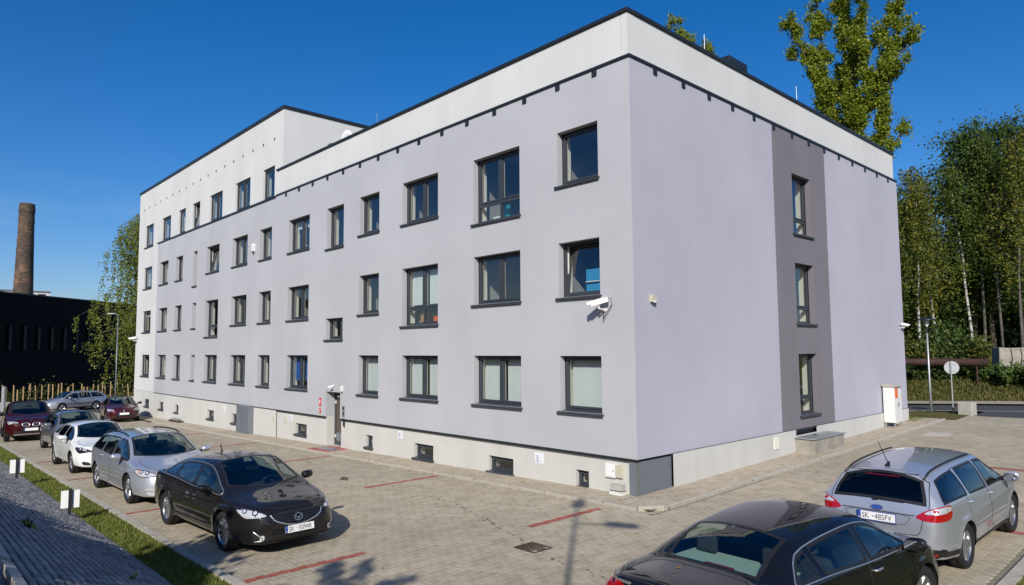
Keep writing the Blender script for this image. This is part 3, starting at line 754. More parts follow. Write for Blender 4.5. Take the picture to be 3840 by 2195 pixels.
# plinth
bw = [(-2.07, -1.62, .0, .45), (-5.63, -4.53, -.02, .44), (-9.58, -8.48, -.05, .44), (-12.82, -12.33, .0, .44), (-18.84, -17.76, -.02, .45)]
bl = [(-26.3, -25.28, -.08, .40), (-29.97, -28.95, -.10, .38), (-35.8, -35.06, -.11, .37), (-39.15, -38.14, -.11, .37), (-42.88, -41.80, -.13, .38)]
DOOR = (-15.95, -14.73)
wall('plinth', FA(.06), -20.8, -.25, -1.3, .93, [(*h, .17) for h in bw] + [(DOOR[0], DOOR[1], -1.3, 1.2, .36)], 'plinth_plaster')
wall('plinth', FA(.03), -40.3, -20.8, -1.4, .93, [(*h, .17) for h in bl if h[0] > -40], 'plinth_plaster')
wall('plinth', FA(.14), -45.6, -40.3, -1.6, .93, [(*h, .12) for h in bl if h[0] < -40], 'plinth_plaster')
for h in bw: window(FA(.06), *h, dep=.12, depth=1.2)
for h in bl: window(FA(.03 if h[0] > -40 else .14), *h, dep=.12 if h[0] > -40 else .06, depth=1.2)
wall('plinth', FB(.05), 1.47, 8.65, -1, .93, [], 'plinth_plaster'); wall('plinth', FB(.05), 10.25, 19.9, -1, .93, [], 'plinth_plaster'); wall('plinth', FB(.05), 8.65, 10.25, -1, .74, [], 'plinth_plaster')
obj('light_shaft', MB().boxP(FB(0), 8.65, 10.25, .055, .6, .742, .93), 'black_plastic', B)
obj('drip_edge', MB().box(-14.7, 0.012, -.012, .06, .868, .935).box(-20.8, -15.98, -.012, .06, .868, .935).box(-40.3, -20.8, -.008, .03, .905, .935), 'flashing', B)
obj('drip_edge', MB().boxP(FB(0), 1.47, 19.97, -.012, .05, .862, .935), 'flashing', B)
obj('corner_panel', MB().box(-.25, -.002, .0, .2, -.3, .865).boxP(FB(0), .205, 1.465, .004, .2, -.3, .865), 'panel_metal', B)
obj('panel_joint', MB().box(-.012, .004, -.004, .012, -.3, .85).boxP(FB(0), .03, .045, -.001, .02, -.3, .85), 'steel', B)
# entrance
zf = gz(-15, 0)+PZ
D_ = obj('door', MB().box(DOOR[0]+.02, DOOR[0]+.12, .42, .50, zf, 1.97).box(DOOR[1]-.12, DOOR[1]-.02, .42, .50, zf, 1.97).box(DOOR[0]+.12, DOOR[1]-.12, .42, .50, 1.85, 1.97).box(DOOR[0]+.12, DOOR[1]-.12, .42, .50, zf, zf+.12), 'anthracite', B)
obj('door_leaf', MB().box(DOOR[0]+.125, DOOR[1]-.125, .435, .48, zf+.125, 1.845), 'door_brown', D_)
obj('kick_plate', MB().box(DOOR[0]+.16, DOOR[1]-.16, .43, .4345, zf+.16, zf+.5), 'panel_metal', D_)
obj('handle', MB().box(DOOR[1]-.24, DOOR[1]-.21, .37, .40, zf+.8, zf+1.4).box(DOOR[1]-.235, DOOR[1]-.215, .40, .434, zf+.85, zf+.87).box(DOOR[1]-.235, DOOR[1]-.215, .40, .434, zf+1.33, zf+1.35), 'steel', D_)
obj('hinge', MB().box(DOOR[0]+.07, DOOR[0]+.13, .40, .4345, zf+.3, zf+.42).box(DOOR[0]+.07, DOOR[0]+.13, .40, .4345, zf+1.7, zf+1.82), 'white_plastic', D_)
obj('door_closer', MB().box(DOOR[0]+.3, DOOR[0]+.6, .37, .43, 1.72, 1.79), 'steel', D_)
obj('threshold', MB().box(DOOR[0], DOOR[1], .06, .42, -1.0, zf), 'concrete', D_)

# ------------------------------------------------------------------ fittings on the building
def fitting(name, label, cat, parts, group=None):
    t = thing(name, label, cat, group=group)
    for nm, mb, mat in parts: obj(nm, mb, mat, t)
    return t
fitting('electric_cabinet', 'tall grey metal cupboard standing against the plinth below the lilac wall', 'cabinet', [('cabinet_body', MB().box(-24.98, -23.45, -.24, .02, gz(-24, 0)+.06, .92), 'panel_metal'), ('door_seam', MB().box(-24.25, -24.235, -.244, -.24, gz(-24, 0)+.12, .86), 'dark_rubber'), ('base', MB().box(-24.92, -23.5, -.22, .02, gz(-24, 0), gz(-24, 0)+.06), 'concrete')])
fitting('meter_box', 'white meter box on the plinth near the building corner', 'meter box', [('box', MB().box(-1.02, -.70, .0, .06, .40, .76), 'white_plastic'), ('box_door', MB().box(-.99, -.73, -.008, .0, .43, .73), 'white_paint'), ('lock', MB().box(-.76, -.74, -.015, -.008, .56, .6), 'ink')])
fitting('gas_box', 'beige meter box beside the white one on the plinth', 'meter box', [('box', MB().box(-.685, -.48, .0, .06, .42, .73), 'beige_plastic'), ('box_door', MB().box(-.665, -.5, -.006, .0, .44, .71), 'beige_plastic')])
fitting('pavement_lamp', 'small white slab lamp lying on the pavement under the meter boxes', 'lamp', [('lamp_base', MB().box(-.72, -.35, -.22, -.02, gz(-.5, 0)+PZ, gz(-.5, 0)+PZ+.07), 'white_plastic'), ('lamp_top', MB().box(-.74, -.37, -.16, .0, gz(-.5, 0)+PZ+.10, gz(-.5, 0)+PZ+.24), 'concrete'), ('lamp_post', MB().box(-.6, -.5, -.12, -.05, gz(-.5, 0)+PZ+.06, gz(-.5, 0)+PZ+.11), 'black_plastic')])
def notice(a0, a1, z0, z1, label, y=.06, cat='notice'):
    t = thing('paper_notice', label, cat, group='paper notices on the plinth'); obj('sheet', MB().box(a0, a1, y-.012, y, z0, z1), 'paper', t)
    m = MB()
    for k in range(4):
        zz = z1-(.3+.16*k)*(z1-z0); m.q(*[(a0+(a1-a0)*f, y-.014, zz+dz) for f, dz in ((.2, -.012), (.2+.5*random.random()+.1, -.012), (.2+.5*random.random()+.1, .006), (.2, .006))])
    obj('print', m, 'ink_blue', t)
notice(-3.62, -3.28, .44, .74, 'white paper notice on the plinth between the two right cellar windows')
notice(-10.62, -10.32, .50, .78, 'white paper notice on the plinth just right of the door')
notice(-19.45, -19.15, .50, .76, 'white paper notice on the plinth left of the door')
notice(-27.6, -27.2, .42, .72, 'white paper notice on the plinth left of the grey cupboard', .03)
fitting('junction_plate', 'beige cover plate on the plinth right of the grey cupboard', 'cover plate', [('plate', MB().box(-21.15, -21.0, .0, .03, .38, .62), 'beige_plastic')], 'cover plates on the plinth')
fitting('junction_plate', 'beige cover plate on the plinth near the notice left of the door', 'cover plate', [('plate', MB().box(-19.95, -19.75, .03, .06, .38, .62), 'beige_plastic')], 'cover plates on the plinth')
fitting('cover_plate', 'cream cover plate on the gable plinth left of the light well', 'cover plate', [('plate', MB().boxP(FB(.05), 7.05, 7.35, -.03, 0, .45, .82), 'cream')])
def crest(x, z):
    t = thing('coat_of_arms_sign', 'red shield shaped plaque with white mark left of the door', 'plaque')
    sh = [(-.10, .18), (.10, .18), (.10, -.02), (.06, -.14), (0, -.2), (-.06, -.14), (-.10, -.02)]
    obj('plaque', MB().prism(sh, -.02, -.001, lambda a, b, c: (x+a, c, z+b)), 'red_paint', t)
    obj('emblem', MB().prism([(-.05, .11), (-.015, .07), (0, .13), (.015, .07), (.05, .11), (.03, 0), (.045, -.06), (0, -.04), (-.045, -.06), (-.03, 0)], -.026, -.0205, lambda a, b, c: (x+a, c, z+b)), 'white_paint', t)
    t = thing('round_sign', 'small round red and yellow plaque under the red shield by the door', 'plaque')
    circ = [(.09*math.cos(k*.3927), .11*math.sin(k*.3927)) for k in range(16)]
    obj('disc', MB().prism(circ, -.02, -.001, lambda a, b, c: (x+a, c, z-.36+b)), 'red_paint', t)
    obj('emblem', MB().prism([(a*.55, b*.55) for a, b in circ], -.026, -.0205, lambda a, b, c: (x+a, c, z-.36+b)), 'beige_plastic', t)
crest(-16.42, 1.50)
fitting('intercom', 'grey intercom panel on the wall right of the door', 'intercom', [('panel', MB().box(-14.52, -14.32, -.03, -.001, 1.02, 1.46), 'galvanised'), ('keypad', MB().box(-14.47, -14.37, -.036, -.031, 1.08, 1.22), 'black_plastic'), ('speaker', MB().box(-14.47, -14.37, -.036, -.031, 1.3, 1.4), 'dark_glass')])
fitting('card_reader', 'slim black card reader under the intercom by the door', 'card reader', [('reader', MB().box(-14.44, -14.37, -.03, -.001, .64, .95), 'black_plastic')])
def sensor(name, label, x, z, y=0, mat='white_plastic', s=1.0):
    t = thing(name, label, 'sensor'); p = [(-.06, -.14), (.06, -.14), (.07, .10), (.04, .15), (-.04, .15), (-.07, .10)]
    obj('housing', MB().prism([(a*s, b*s) for a, b in p], -.11*s, -.001, lambda a, b, c: (x+a, y+c, z+b)), mat, t)
    obj('eye', MB().box(x-.035*s, x+.035*s, y-.1*s, y-.03*s, z-.18*s, z-.141*s), 'black_plastic', t)
sensor('alarm_siren', 'white alarm box on the upper wall between two windows', -23.72, 8.93, s=1.35)
sensor('motion_sensor', 'white motion sensor over the right side of the door', -14.55, 2.13, s=.75)
fitting('gable_sensor', 'small beige sensor on the lilac gable near the corner', 'sensor', [('housing', MB().boxP(FB(0), .66, .84, -.10, 0, 4.86, 5.04), 'beige_plastic'), ('eye', MB().boxP(FB(0), .70, .80, -.11, -.1, 4.84, 4.9), 'white_plastic')])
def cctv(label, base, nrm, aim, s=1.0, cable=True):
    t = thing('security_camera', label, 'security camera', group='security cameras on the building')
    b = Vector(base); n = Vector(nrm); a = Vector(aim).normalized(); up = Vector((0, 0, 1)); sd_ = a.cross(up).normalized(); u2 = sd_.cross(a)
    obj('wall_plate', MB().tube([b, b+n*.05*s], .07*s, 10), 'white_plastic', t)
    j = b+n*.30*s+Vector((0, 0, .03*s)); obj('arm', MB().tube([b+n*.05*s, b+n*.16*s, j, j+Vector((0, 0, .10*s))], [.035*s, .03*s, .03*s, .04*s], 8), 'white_plastic', t)
    c = j+Vector((0, 0, .19*s)); pr = [(-.085, -.07), (.085, -.07), (.085, .06), (.06, .075), (-.06, .075), (-.085, .06)]
    F = lambda x, y, z: tuple(c+sd_*x*s+u2*y*s+a*z*s)
    obj('housing', MB().prism(pr, -.28, .26, F), 'white_paint', t)
    obj('sun_hood', MB().prism([(-.10, .075), (.10, .075), (.10, .088), (-.10, .088)], -.2, .36, F).prism([(-.10, -.0), (-.09, -.0), (-.09, .075), (-.10, .075)], -.15, .36, F).prism([(.09, -.0), (.10, -.0), (.10, .075), (.09, .075)], -.15, .36, F), 'white_paint', t)
    obj('lens', MB().prism([(-.05, -.045), (.05, -.045), (.05, .045), (-.05, .045)], .2605, .264, F), 'dark_glass', t)
    if cable: obj('cable', MB().tube([c-a*.28*s, c-a*.38*s+Vector((0, 0, .02)), c-a*.40*s-Vector((0, 0, .2*s)), b+n*.12*s-Vector((0, 0, .30*s)), b+n*.1*s-Vector((0, 0, .18*s)), b+n*.02], .012*s, 6), 'black_plastic', t)
cctv('white security camera with hood below the window nearest the corner', (-.92, 0, 4.68), (0, -1, 0), (-.75, -.62, -.28), .86)
cctv('white security camera at the far right end of the gable', (0, 19.5, 4.5), (1, 0, 0), (.45, .85, -.2), .62, False)
cctv('white security camera at the far left end of the facade', (-45.2, .12, 4.5), (0, -1, 0), (-.7, -.7, -.2), .9, False)
cctv('small white security camera over the left side of the door', (-15.25, 0, 2.12), (0, -1, 0), (-.5, -.8, -.3), .40, False)
t_ = thing('light_well', 'low concrete light well with flat metal lid against the gable', 'light well')
zz = gz(.5, 10)
obj('well_wall', MB().boxP(FB(0), 8.55, 10.95, -.70, .099, zz-.3, .66), 'old_concrete', t_, bevel=.015)
obj('lid', MB().boxP(FB(0), 8.5, 11.0, -.74, .099, .665, .70), 'galvanised', t_, bevel=.006)
obj('lid_handle', MB().boxP(FB(0), 9.5, 9.58, -.35, -.25, .701, .72), 'black_plastic', t_)
t_ = thing('utility_cabinet', 'white utility cabinet with orange sticker at the far end of the gable', 'cabinet')
zz = gz(.2, 17)
obj('cabinet_body', MB().box(.07, .50, 16.75, 17.6, .55, 2.02), 'white_plastic', t_, bevel=.01)
obj('cabinet_lid', MB().prism([(0, 2.021), (.62, 2.021), (.62, 2.06), (0, 2.12)], 16.70, 17.65, lambda a, b, c: (a*.9+.03, c, b)), 'concrete', t_)
obj('door_seam', MB().box(.501, .504, 17.16, 17.18, .6, 1.98), 'galvanised', t_)
obj('sticker', MB().box(.5005, .506, 16.85, 17.12, 1.55, 1.93), 'orange_paint', t_)
obj('lock', MB().box(.5005, .515, 17.2, 17.25, 1.2, 1.35), 'black_plastic', t_)
obj('legs', MB().box(.09, .14, 16.8, 16.86, zz, .55).box(.43, .48, 16.8, 16.86, zz, .55).box(.43, .48, 17.5, 17.56, zz, .55).box(.1, .45, 16.81, 16.84, .38, .40), 'galvanised', t_)
t_ = thing('cellar_step', 'small dark step block at the foot of the plinth', 'step'); zz = gz(-35.5, 0)
obj('step', MB().box(-35.9, -33.9, -.28, .02, zz-.1, zz+.16), 'bed_soil', t_, bevel=.02); obj('step_top', MB().box(-35.5, -34.4, -.24, .02, zz+.161, zz+.26), 'old_concrete', t_, bevel=.02)
# roof things
def chimney(label, x, y, zb, zt, a, b):
    t = thing('roof_chimney', label, 'chimney')
    obj('stack', MB().box(x-a*.5, x+a*.5, y-b*.5, y+b*.5, zb, zt-.28), 'white_paint', t); obj('cap', MB().box(x-a*.5-.18, x+a*.5+.18, y-b*.5-.18, y+b*.5+.18, zt-.28, zt), 'flashing', t, bevel=.01)
chimney('low white chimney with wide dark cap on the gable roof', -3.3, 10.95, 11.85, 15.2, .7, 1.1)
chimney('second dark capped chimney farther along the gable roof', -3.3, 20.6-.9, 11.85, 14.9, .7, 1.1)
for lb, x, y, zt in (('thin lightning rod on the gable roof nearest the corner', -2.0, 7.1, 14.75), ('thin lightning rod farther along the gable roof', -2.0, 14.43, 14.8), ('faint lightning rod behind the long parapet', -16.98, 3.0, 14.9)):
    t = thing('lightning_rod', lb, 'lightning rod', group='lightning rods on the roof'); obj('rod', MB().tube([(x, y, 11.85), (x, y, zt)], [.016, .010], 6), 'galvanised', t); obj('foot', MB().tube([(x, y, 11.85), (x, y, 11.95)], .15, 10), 'concrete', t)
t_ = thing('satellite_dish', 'white round satellite dish behind the parapet by the tower', 'dish')
obj('dish', MB().lathe((-16.25, 1.0, 12.85), [(0, .12), (.2, .11), (.4, .06), (.58, -.02), (.58, -.05), (.4, .03), (0, .09)], 24, 'y'), 'white_paint', t_, True); obj('mast', MB().tube([(-16.25, 1.15, 11.85), (-16.25, 1.15, 12.9)], .04, 8), 'galvanised', t_)
t_ = thing('roof_aerial', 'small dark aerial box left of the satellite dish', 'aerial'); obj('box', MB().box(-17.6, -17.25, .8, 1.0, 12.9, 13.08), 'panel_metal', t_); obj('mast', MB().tube([(-17.42, .9, 11.85), (-17.42, .9, 12.9)], .03, 6), 'galvanised', t_)
obj('wall_return', MB().q((-40.3, 0, .93), (-40.3, .12, .93), (-40.3, .12, 11.2), (-40.3, 0, 11.2)), 'lilac_plaster', B)
# ------------------------------------------------------------------ vegetation
def leaves(name, C, size, mat, parent, droop=0.0, jitter=.5, flat=0.0):
    """C: n x 3 leaf positions (survey units, local) -> one mesh of small bent quads"""
    C = np.asarray(C); n = len(C); s = size*rng.uniform(.6, 1.35, n)[:, None]
    d = rng.normal(size=(n, 3)); d[:, 2] = d[:, 2]*(1-flat) - droop; d /= np.linalg.norm(d, axis=1)[:, None]
    e = np.cross(d, rng.normal(size=(n, 3))); e /= np.linalg.norm(e, axis=1)[:, None]
    V = np.stack([C, C+d*s*.5+e*s*.42, C+d*s, C+d*s*.5-e*s*.42], 1).reshape(-1, 3)*U
    o = obj(name, npmesh(name, V, np.arange(n*4).reshape(n, 4)), mat, parent); return o
def along(p, n, spread, taper=None):
    """points scattered round a polyline"""
    p = np.asarray(p, float); seg = np.linalg.norm(np.diff(p, axis=0), axis=1); cum = np.r_[0, np.cumsum(seg)]; t = rng.uniform(0, cum[-1], n)
    q = np.stack([np.interp(t, cum, p[:, k]) for k in range(3)], 1)
    return q + rng.normal(size=(n, 3))*spread
def bez(a, b, c, n=6):
    a, b, c = map(np.asarray, (a, b, c)); t = np.linspace(0, 1, n)[:, None]
    return (1-t)**2*a + 2*t*(1-t)*b + t*t*c
RN = random.Random(21)
def wood(name, mb, mat, parent): return obj(name, mb, mat, parent, True)

# poplar: steep limbs, each clothed in short leafy shoots
def poplar(name, label, base, limbs, leafn=26, sz=.30):
    t = thing(name, label, 'tree', base); bx, by, bz = base; wd = MB(); L = []
    for pts, r0, full in limbs:
        pts = np.array(pts, float)-np.array(base); wd.tube(pts, list(np.linspace(r0*.6, .03, len(pts))), 7)
        seg = np.linalg.norm(np.diff(pts, axis=0), axis=1); cum = np.r_[0, np.cumsum(seg)]
        m = int(cum[-1]*4.3*full)
        for k in range(m):
            s = RN.uniform(.02, 1)*cum[-1]; o = np.array([np.interp(s, cum, pts[:, i]) for i in range(3)])
            a = RN.uniform(0, 6.28); ln = RN.uniform(.4, 1.5)*(1.15-.45*s/cum[-1]); sp = RN.uniform(.3, .7)
            tip = o+np.array([math.cos(a)*ln*sp, math.sin(a)*ln*sp, ln*RN.uniform(.45, 1.0)]); mid = (o+tip)/2+np.array([math.cos(a)*ln*.15, math.sin(a)*ln*.15, -.05])
            wd.tube([o, mid, tip], [.035, .022, .01], 4, False); L.append(along([mid, tip], int(leafn*.75), .17)); L.append(tip+rng.normal(size=(int(leafn*.35), 3))*.2)
    wood('trunk', wd, 'bark', t); leaves('crown', np.concatenate(L), sz, 'leaf_poplar', t)
    return t
def W3p(zx, zy, y=40):   # crown points were surveyed on the plane y = 40
    k = (y-40)
    return (-13.6+(zx-1410)*.00925, y, 29.0-(zy-130)*.01065)
def limb(pts, y0=40, dy=0): return [(lambda p: (-8.4+(p[0]+8.4)*.9, y0+dy*i/(len(pts)-1), p[2]))(W3p(*q)) for i, q in enumerate(pts)]
pb_ = (-8.3, 40, .4)
PL_ = [([pb_, (-8.4, 40, 8), (-8.6, 40, 15), *limb([(1920, 800), (1900, 600), (1870, 330), (1850, 60), (1830, -250), (1840, -500)])], .42, .9),
       ([(-8.6, 40, 15), *limb([(1760, 930), (1690, 700), (1630, 480), (1560, 330), (1480, 200), (1440, 90)], 40, -2)], .22, .95),
       (limb([(1690, 700), (1660, 520), (1680, 330), (1640, 150), (1600, -60), (1580, -300)], 39.3, 1.6), .15, .9),
       (limb([(1900, 640), (1960, 480), (2010, 280), (2080, 80), (2120, -150), (2110, -400)], 40, -1.8), .18, 1.1),
       (limb([(2080, 80), (2150, -20), (2220, -120), (2240, -300)], 38.8, -1), .1, 1.0),
       (limb([(1930, 560), (2060, 420), (2180, 260), (2260, 150), (2310, 60)], 40, 2), .14, 1.0),
       (limb([(1950, 900), (2120, 820), (2220, 700), (2320, 640), (2390, 600)], 40, -1), .13, 1.0),
       (limb([(2120, 820), (2200, 620), (2290, 500), (2400, 420), (2440, 360)], 39.6, 1.5), .12, 1.15),
       (limb([(2190, 640), (2210, 500), (2270, 370), (2340, 260)], 40, 1), .09, .9),
       (limb([(1760, 930), (1720, 820), (1730, 720), (1790, 640)], 39.6, -1), .10, 1.3),
       (limb([(1900, 1000), (1840, 850), (1830, 700), (1800, 560), (1790, 430)], 40, 1.4), .14, 1.0),
       (limb([(1960, 980), (2050, 830), (2060, 650), (2040, 500), (2050, 380)], 40, -1.4), .14, .9),
       ([(-8.4, 40, 9), *limb([(2040, 1250), (2140, 1060), (2180, 900), (2160, 800)])], .2, 1.4),
       ([(-8.4, 40, 9), *limb([(2100, 1300), (2200, 1160), (2260, 1060), (2290, 990)], 40, 1)], .15, 1.0),
       ([(-8.4, 40, 10), *limb([(1900, 1200), (1800, 1040), (1740, 920), (1720, 830)])], .16, 1.5),
       ([(-8.4, 40, 10), *limb([(2000, 1150), (1960, 1000), (1980, 860), (1990, 760)], 40, -1.5)], .16, 1.5),
       (limb([(1420, 330), (1470, 350), (1540, 380), (1620, 430)], 38.6, .6)[::-1], .07, 1.0)]
poplar('poplar_tree', 'tall pale green poplar rising behind the right end of the gable', pb_, PL_, 150, .17)
pt_ = (-17.3, 32, .3)
PT = [([pt_, (-17.3, 32, 12), (-17.6, 32, 22), (-18.4, 32, 27), (-19.4, 32, 30.2)], .35, .8), ([(-17.4, 32, 18), (-16.8, 31, 23), (-17.4, 31, 26.3), (-17.9, 31, 28.3)], .2, 1.2), ([(-17.4, 32, 18), (-16.4, 33, 23), (-16.6, 33, 25.8), (-17.0, 33, 27.4)], .2, 1.2), ([(-17.6, 32, 22), (-18.8, 32, 25), (-19.3, 32, 28.4)], .16, 1.2)]
poplar('poplar_tree', 'poplar top peeping over the roof edge beside the lightning rod', pt_, PT, 90, .17)

# weeping birches
def birch(name, label, base, H, lean, mat='leaf_birch', crown0=.3, spread=3.2, nb=34, strands=9, leafn=10, sz=.17, r0=.17, group=None, hang=1.0, cat='tree', bark='birch_bark', up=.35):
    t = thing(name, label, cat, base, group=group); wd = MB(); lb_ = MB(); L = []
    tr = bez((0, 0, -.3), (lean[0]*.3, lean[1]*.3, H*.5), (lean[0], lean[1], H), 9)
    tr = tr + np.array([[math.sin(k*1.9)*.06*k/4, math.cos(k*1.3)*.06*k/4, 0] for k in range(9)])
    wd.tube(tr, list(np.linspace(r0, .03, 9)), 8)
    for k in range(nb):
        f = crown0+(1-crown0)*(k+RN.random())/nb; s = f*8; i = min(7, int(s)); o = tr[i]+(tr[i+1]-tr[i])*(s-i)
        a = k*2.4+RN.uniform(-.5, .5); ln = spread*(1-.72*((f-crown0)/(1-crown0))**1.2)*RN.uniform(.6, 1.15)*(.6+.4*min(1, (f-crown0)*8))
        e = o+np.array([math.cos(a)*ln, math.sin(a)*ln, ln*RN.uniform(.0, up*1.4)]); c = o+np.array([math.cos(a)*ln*.5, math.sin(a)*ln*.5, ln*(up+.3)])
        br = bez(o, c, e, 6); lb_.tube(br, list(np.linspace(.055*r0/.17*(1.2-f*.6), .012, 6)), 5, False)
        for q in range(strands):
            p0 = br[min(5, 1+int(RN.random()*5))]+rng.normal(size=3)*.12; h = RN.uniform(.5, 1.9)*hang
            p1 = p0+np.array([RN.gauss(0, .22), RN.gauss(0, .22), -h]); L.append(along([p0, (p0+p1)/2+rng.normal(size=3)*.08, p1], leafn, .085))
    wood('trunk', wd, bark, t); wood('branches', lb_, 'bark', t); leaves('crown', np.concatenate(L), sz, mat, t, .5)
    return t
birch('birch_tree', 'big weeping birch at the far left corner of the office building', (-68, 7.0, hz(-68, 7)), 18.6, (-.4, -.8), crown0=.12, spread=7.2, nb=74, strands=30, leafn=18, sz=.17, r0=.30, hang=2.0, mat='leaf_weeping')

# wood on the bank to the right
def broad(name, label, base, H, Rr, mat, nb=30, leafn=150, sz=.26, r0=.2, group=None, low=.28, cat='tree', clump=.55):
    t = thing(name, label, cat, base, group=group); wd = MB(); L = []
    tr = bez((0, 0, -.3), (RN.uniform(-.4, .4), RN.uniform(-.4, .4), H*.5), (RN.uniform(-.6, .6), RN.uniform(-.6, .6), H*.95), 8); wd.tube(tr, list(np.linspace(r0, .04, 8)), 7)
    for k in range(nb):
        f = low+(1-low)*(k+RN.random())/nb; s = f*7; i = min(6, int(s)); o = tr[i]+(tr[i+1]-tr[i])*(s-i); a = k*2.4+RN.uniform(-.6, .6)
        prof = math.sin(math.pi*min(1, (f-low)/(1-low)*.85+.15))**.7; ln = Rr*prof*RN.uniform(.55, 1.15)
        e = o+np.array([math.cos(a)*ln, math.sin(a)*ln, ln*RN.uniform(.1, .6)]); br = bez(o, (o+e)/2+np.array([0, 0, .2]), e, 4); wd.tube(br, [.07*r0/.2, .05*r0/.2, .03, .012], 5, False)
        for q in range(3):
            c = br[1+q]+rng.normal(size=3)*.35; L.append(c+rng.normal(size=(leafn//3, 3))*np.array([clump, clump, clump*.6]))
    wood('trunk', wd, 'bark', t); leaves('crown', np.concatenate(L), sz, mat, t, .1)
    return t
WOOD = 'trees of the wood on the right bank'
def H_(x, y): return (x, y, hz(x, y))
# the bank behind the road follows a line; (u along the road, v up the bank) -> x, y
def RB(u, v): return (-3.3+.887*u-.46*v, 31.2+.46*u+.887*v)
birches = [(2.5, 9, 12.0, (.2, .2), 'leaf_birch_autumn', .30, 3.0), (4.1, 11, 14.6, (-1.5, .2), 'leaf_birch_autumn', .34, 3.1), (6.3, 11, 14.2, (-1.0, .0), 'leaf_birch', .44, 2.6), (7.3, 12, 15.5, (.3, .2), 'leaf_birch', .46, 2.5),
           (8.1, 11, 16, (-.5, .2), 'leaf_birch', .42, 2.7), (3.3, 13, 14.5, (.4, .3), 'leaf_birch_autumn', .36, 2.7), (.7, 9.0, 13.0, (.4, .2), 'leaf_birch', .36, 2.6), (8.6, 9, 15.5, (.3, .2), 'leaf_birch_autumn', .36, 2.8)]
blab = ['leftmost birch of the wood with thin white trunk beside the gable', 'birch with bright white trunk rising behind the street lamp', 'birch with white trunk leaning left near the middle of the wood', 'slim birch behind the round sign in the wood',
        'birch leaning left in front of the dark trees right of the sign', 'yellowing birch above the concrete ruin on the bank', 'birch half hidden behind the gable edge', 'yellowing birch at the right border of the wood']
for (u, v, H, ln, m, c0, sp), lb in zip(birches, blab):
    x, y = RB(u, v); birch('birch_tree', lb, (x, y, hz(x, y)), H*RN.uniform(.9, 1.06), ln, m, c0, sp*.85, 40, 13, 13, .15, .105, WOOD, 1.25, bark='birch_bark' if u in (4.1, 6.3, 2.5) else 'bark_pale')
darks = [(1.4, 14, 11.5, 3.0), (3.0, 16, 12.8, 2.8), (5.4, 15, 8.0, 2.0), (7.6, 15.5, 17.2, 3.8), (8.8, 15.5, 17.4, 3.8), (10.4, 14, 17, 3.6), (-1.2, 15, 13, 3.4), (12, 15, 16, 3.6)]
dlab = ['dark leafy tree of the wood just right of the gable edge', 'dark leafy tree between the two left birches of the wood', 'dark leafy tree behind the leaning birch', 'tallest dark tree in the middle of the wood', 'tall dark tree behind the round sign', 'dark tree at the right border of the wood', 'dark tree hidden mostly behind the gable', 'dark tree outside the right border']
for (u, v, H, Rr), lb in zip(darks, dlab):
    x, y = RB(u, v); broad('leafy_tree', lb, (x, y, hz(x, y)), H*RN.uniform(.86, 1.08), Rr*.9, 'leaf_dark', 46, 330, .19, .22, WOOD, .16, clump=.62)
# more distant trees behind, their deep shade put into a darker leaf colour
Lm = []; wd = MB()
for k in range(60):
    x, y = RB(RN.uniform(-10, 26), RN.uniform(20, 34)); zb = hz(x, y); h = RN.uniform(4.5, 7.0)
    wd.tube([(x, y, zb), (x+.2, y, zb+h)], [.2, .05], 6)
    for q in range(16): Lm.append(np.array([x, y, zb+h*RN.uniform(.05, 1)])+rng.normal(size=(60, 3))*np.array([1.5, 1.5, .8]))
fr = tag(empty('far_wood'), kind='stuff'); tag(wood('trunks', wd, 'bark', fr), kind='stuff'); tag(leaves('foliage', np.concatenate(Lm), .42, 'leaf_shaded', fr), kind='stuff')
# undergrowth
def shrub(name, label, base, h, wdt, mat, n=900, sz=.2, group=None, cat='shrub'):
    t = thing(name, label, cat, base, group=group); L = []; wd = MB(); ns = 9
    for k in range(ns):
        a = RN.uniform(0, 6.28); r = RN.uniform(.2, 1)*wdt; e = np.array([math.cos(a)*r, math.sin(a)*r, h*RN.uniform(.55, 1)]); p = bez((0, 0, -.1), (e[0]*.35, e[1]*.35, e[2]*.7), e, 5)
        wd.tube(p, list(np.linspace(.03, .008, 5)), 4, False); L.append(along(p[1:], n//ns, .16*h))
    wood('stem', wd, 'bark', t); leaves('foliage', np.concatenate(L), sz, mat, t); return t
SH = 'shrubs along the foot of the wood'
sl_ = ['bright green shrub on the bank by the gable edge', 'yellow green shrub beside the lamp on the bank', 'leafy shrub behind the round sign', 'tall leafy shrub under the birches right of the lamp', 'green shrub left of the concrete ruin', 'low shrub on the lower bank by the lamp', 'low dark shrub below the pipe', 'dark bramble clump right of the sign on the bank', 'dark bramble clump in front of the concrete ruin', 'tall shrub at the wood edge near the gable', 'grassy shrub at the right border of the bank']
for (u, v, h, wd_, m), lb in zip([(1.2, 6.5, 1.9, 1.0, 'leaf_shrub'), (2.2, 6.5, 1.4, .9, 'leaf_shrub'), (4.2, 7.2, 2.2, 1.2, 'leaf_dark'), (3.4, 8.2, 2.9, 1.3, 'leaf_dark'), (5.4, 7.0, 1.7, 1.0, 'leaf_shrub'), (1.4, 3.6, .9, .9, 'leaf_dark'), (2.6, 3.4, 1.0, 1.0, 'leaf_dark'), (4.4, 3.3, 1.0, 1.2, 'leaf_dark'), (5.6, 2.6, 1.1, 1.3, 'leaf_dark'), (.6, 7.2, 2.6, 1.2, 'leaf_shrub'), (7.2, 2.2, 1.3, 1.5, 'leaf_dark')], sl_):
    x, y = RB(u, v); shrub('shrub', lb, H_(x, y), h, wd_, m, 1100, .19, SH)
gp = []
for _ in range(26000):
    u, v = RN.uniform(-4, 12), RN.uniform(.3, 8.5); x, y = RB(u, v); gp.append((x, y, hz(x, y)-.14))
grass('bank_grass', gp, .08, .30, 'leaf_bank', .03)

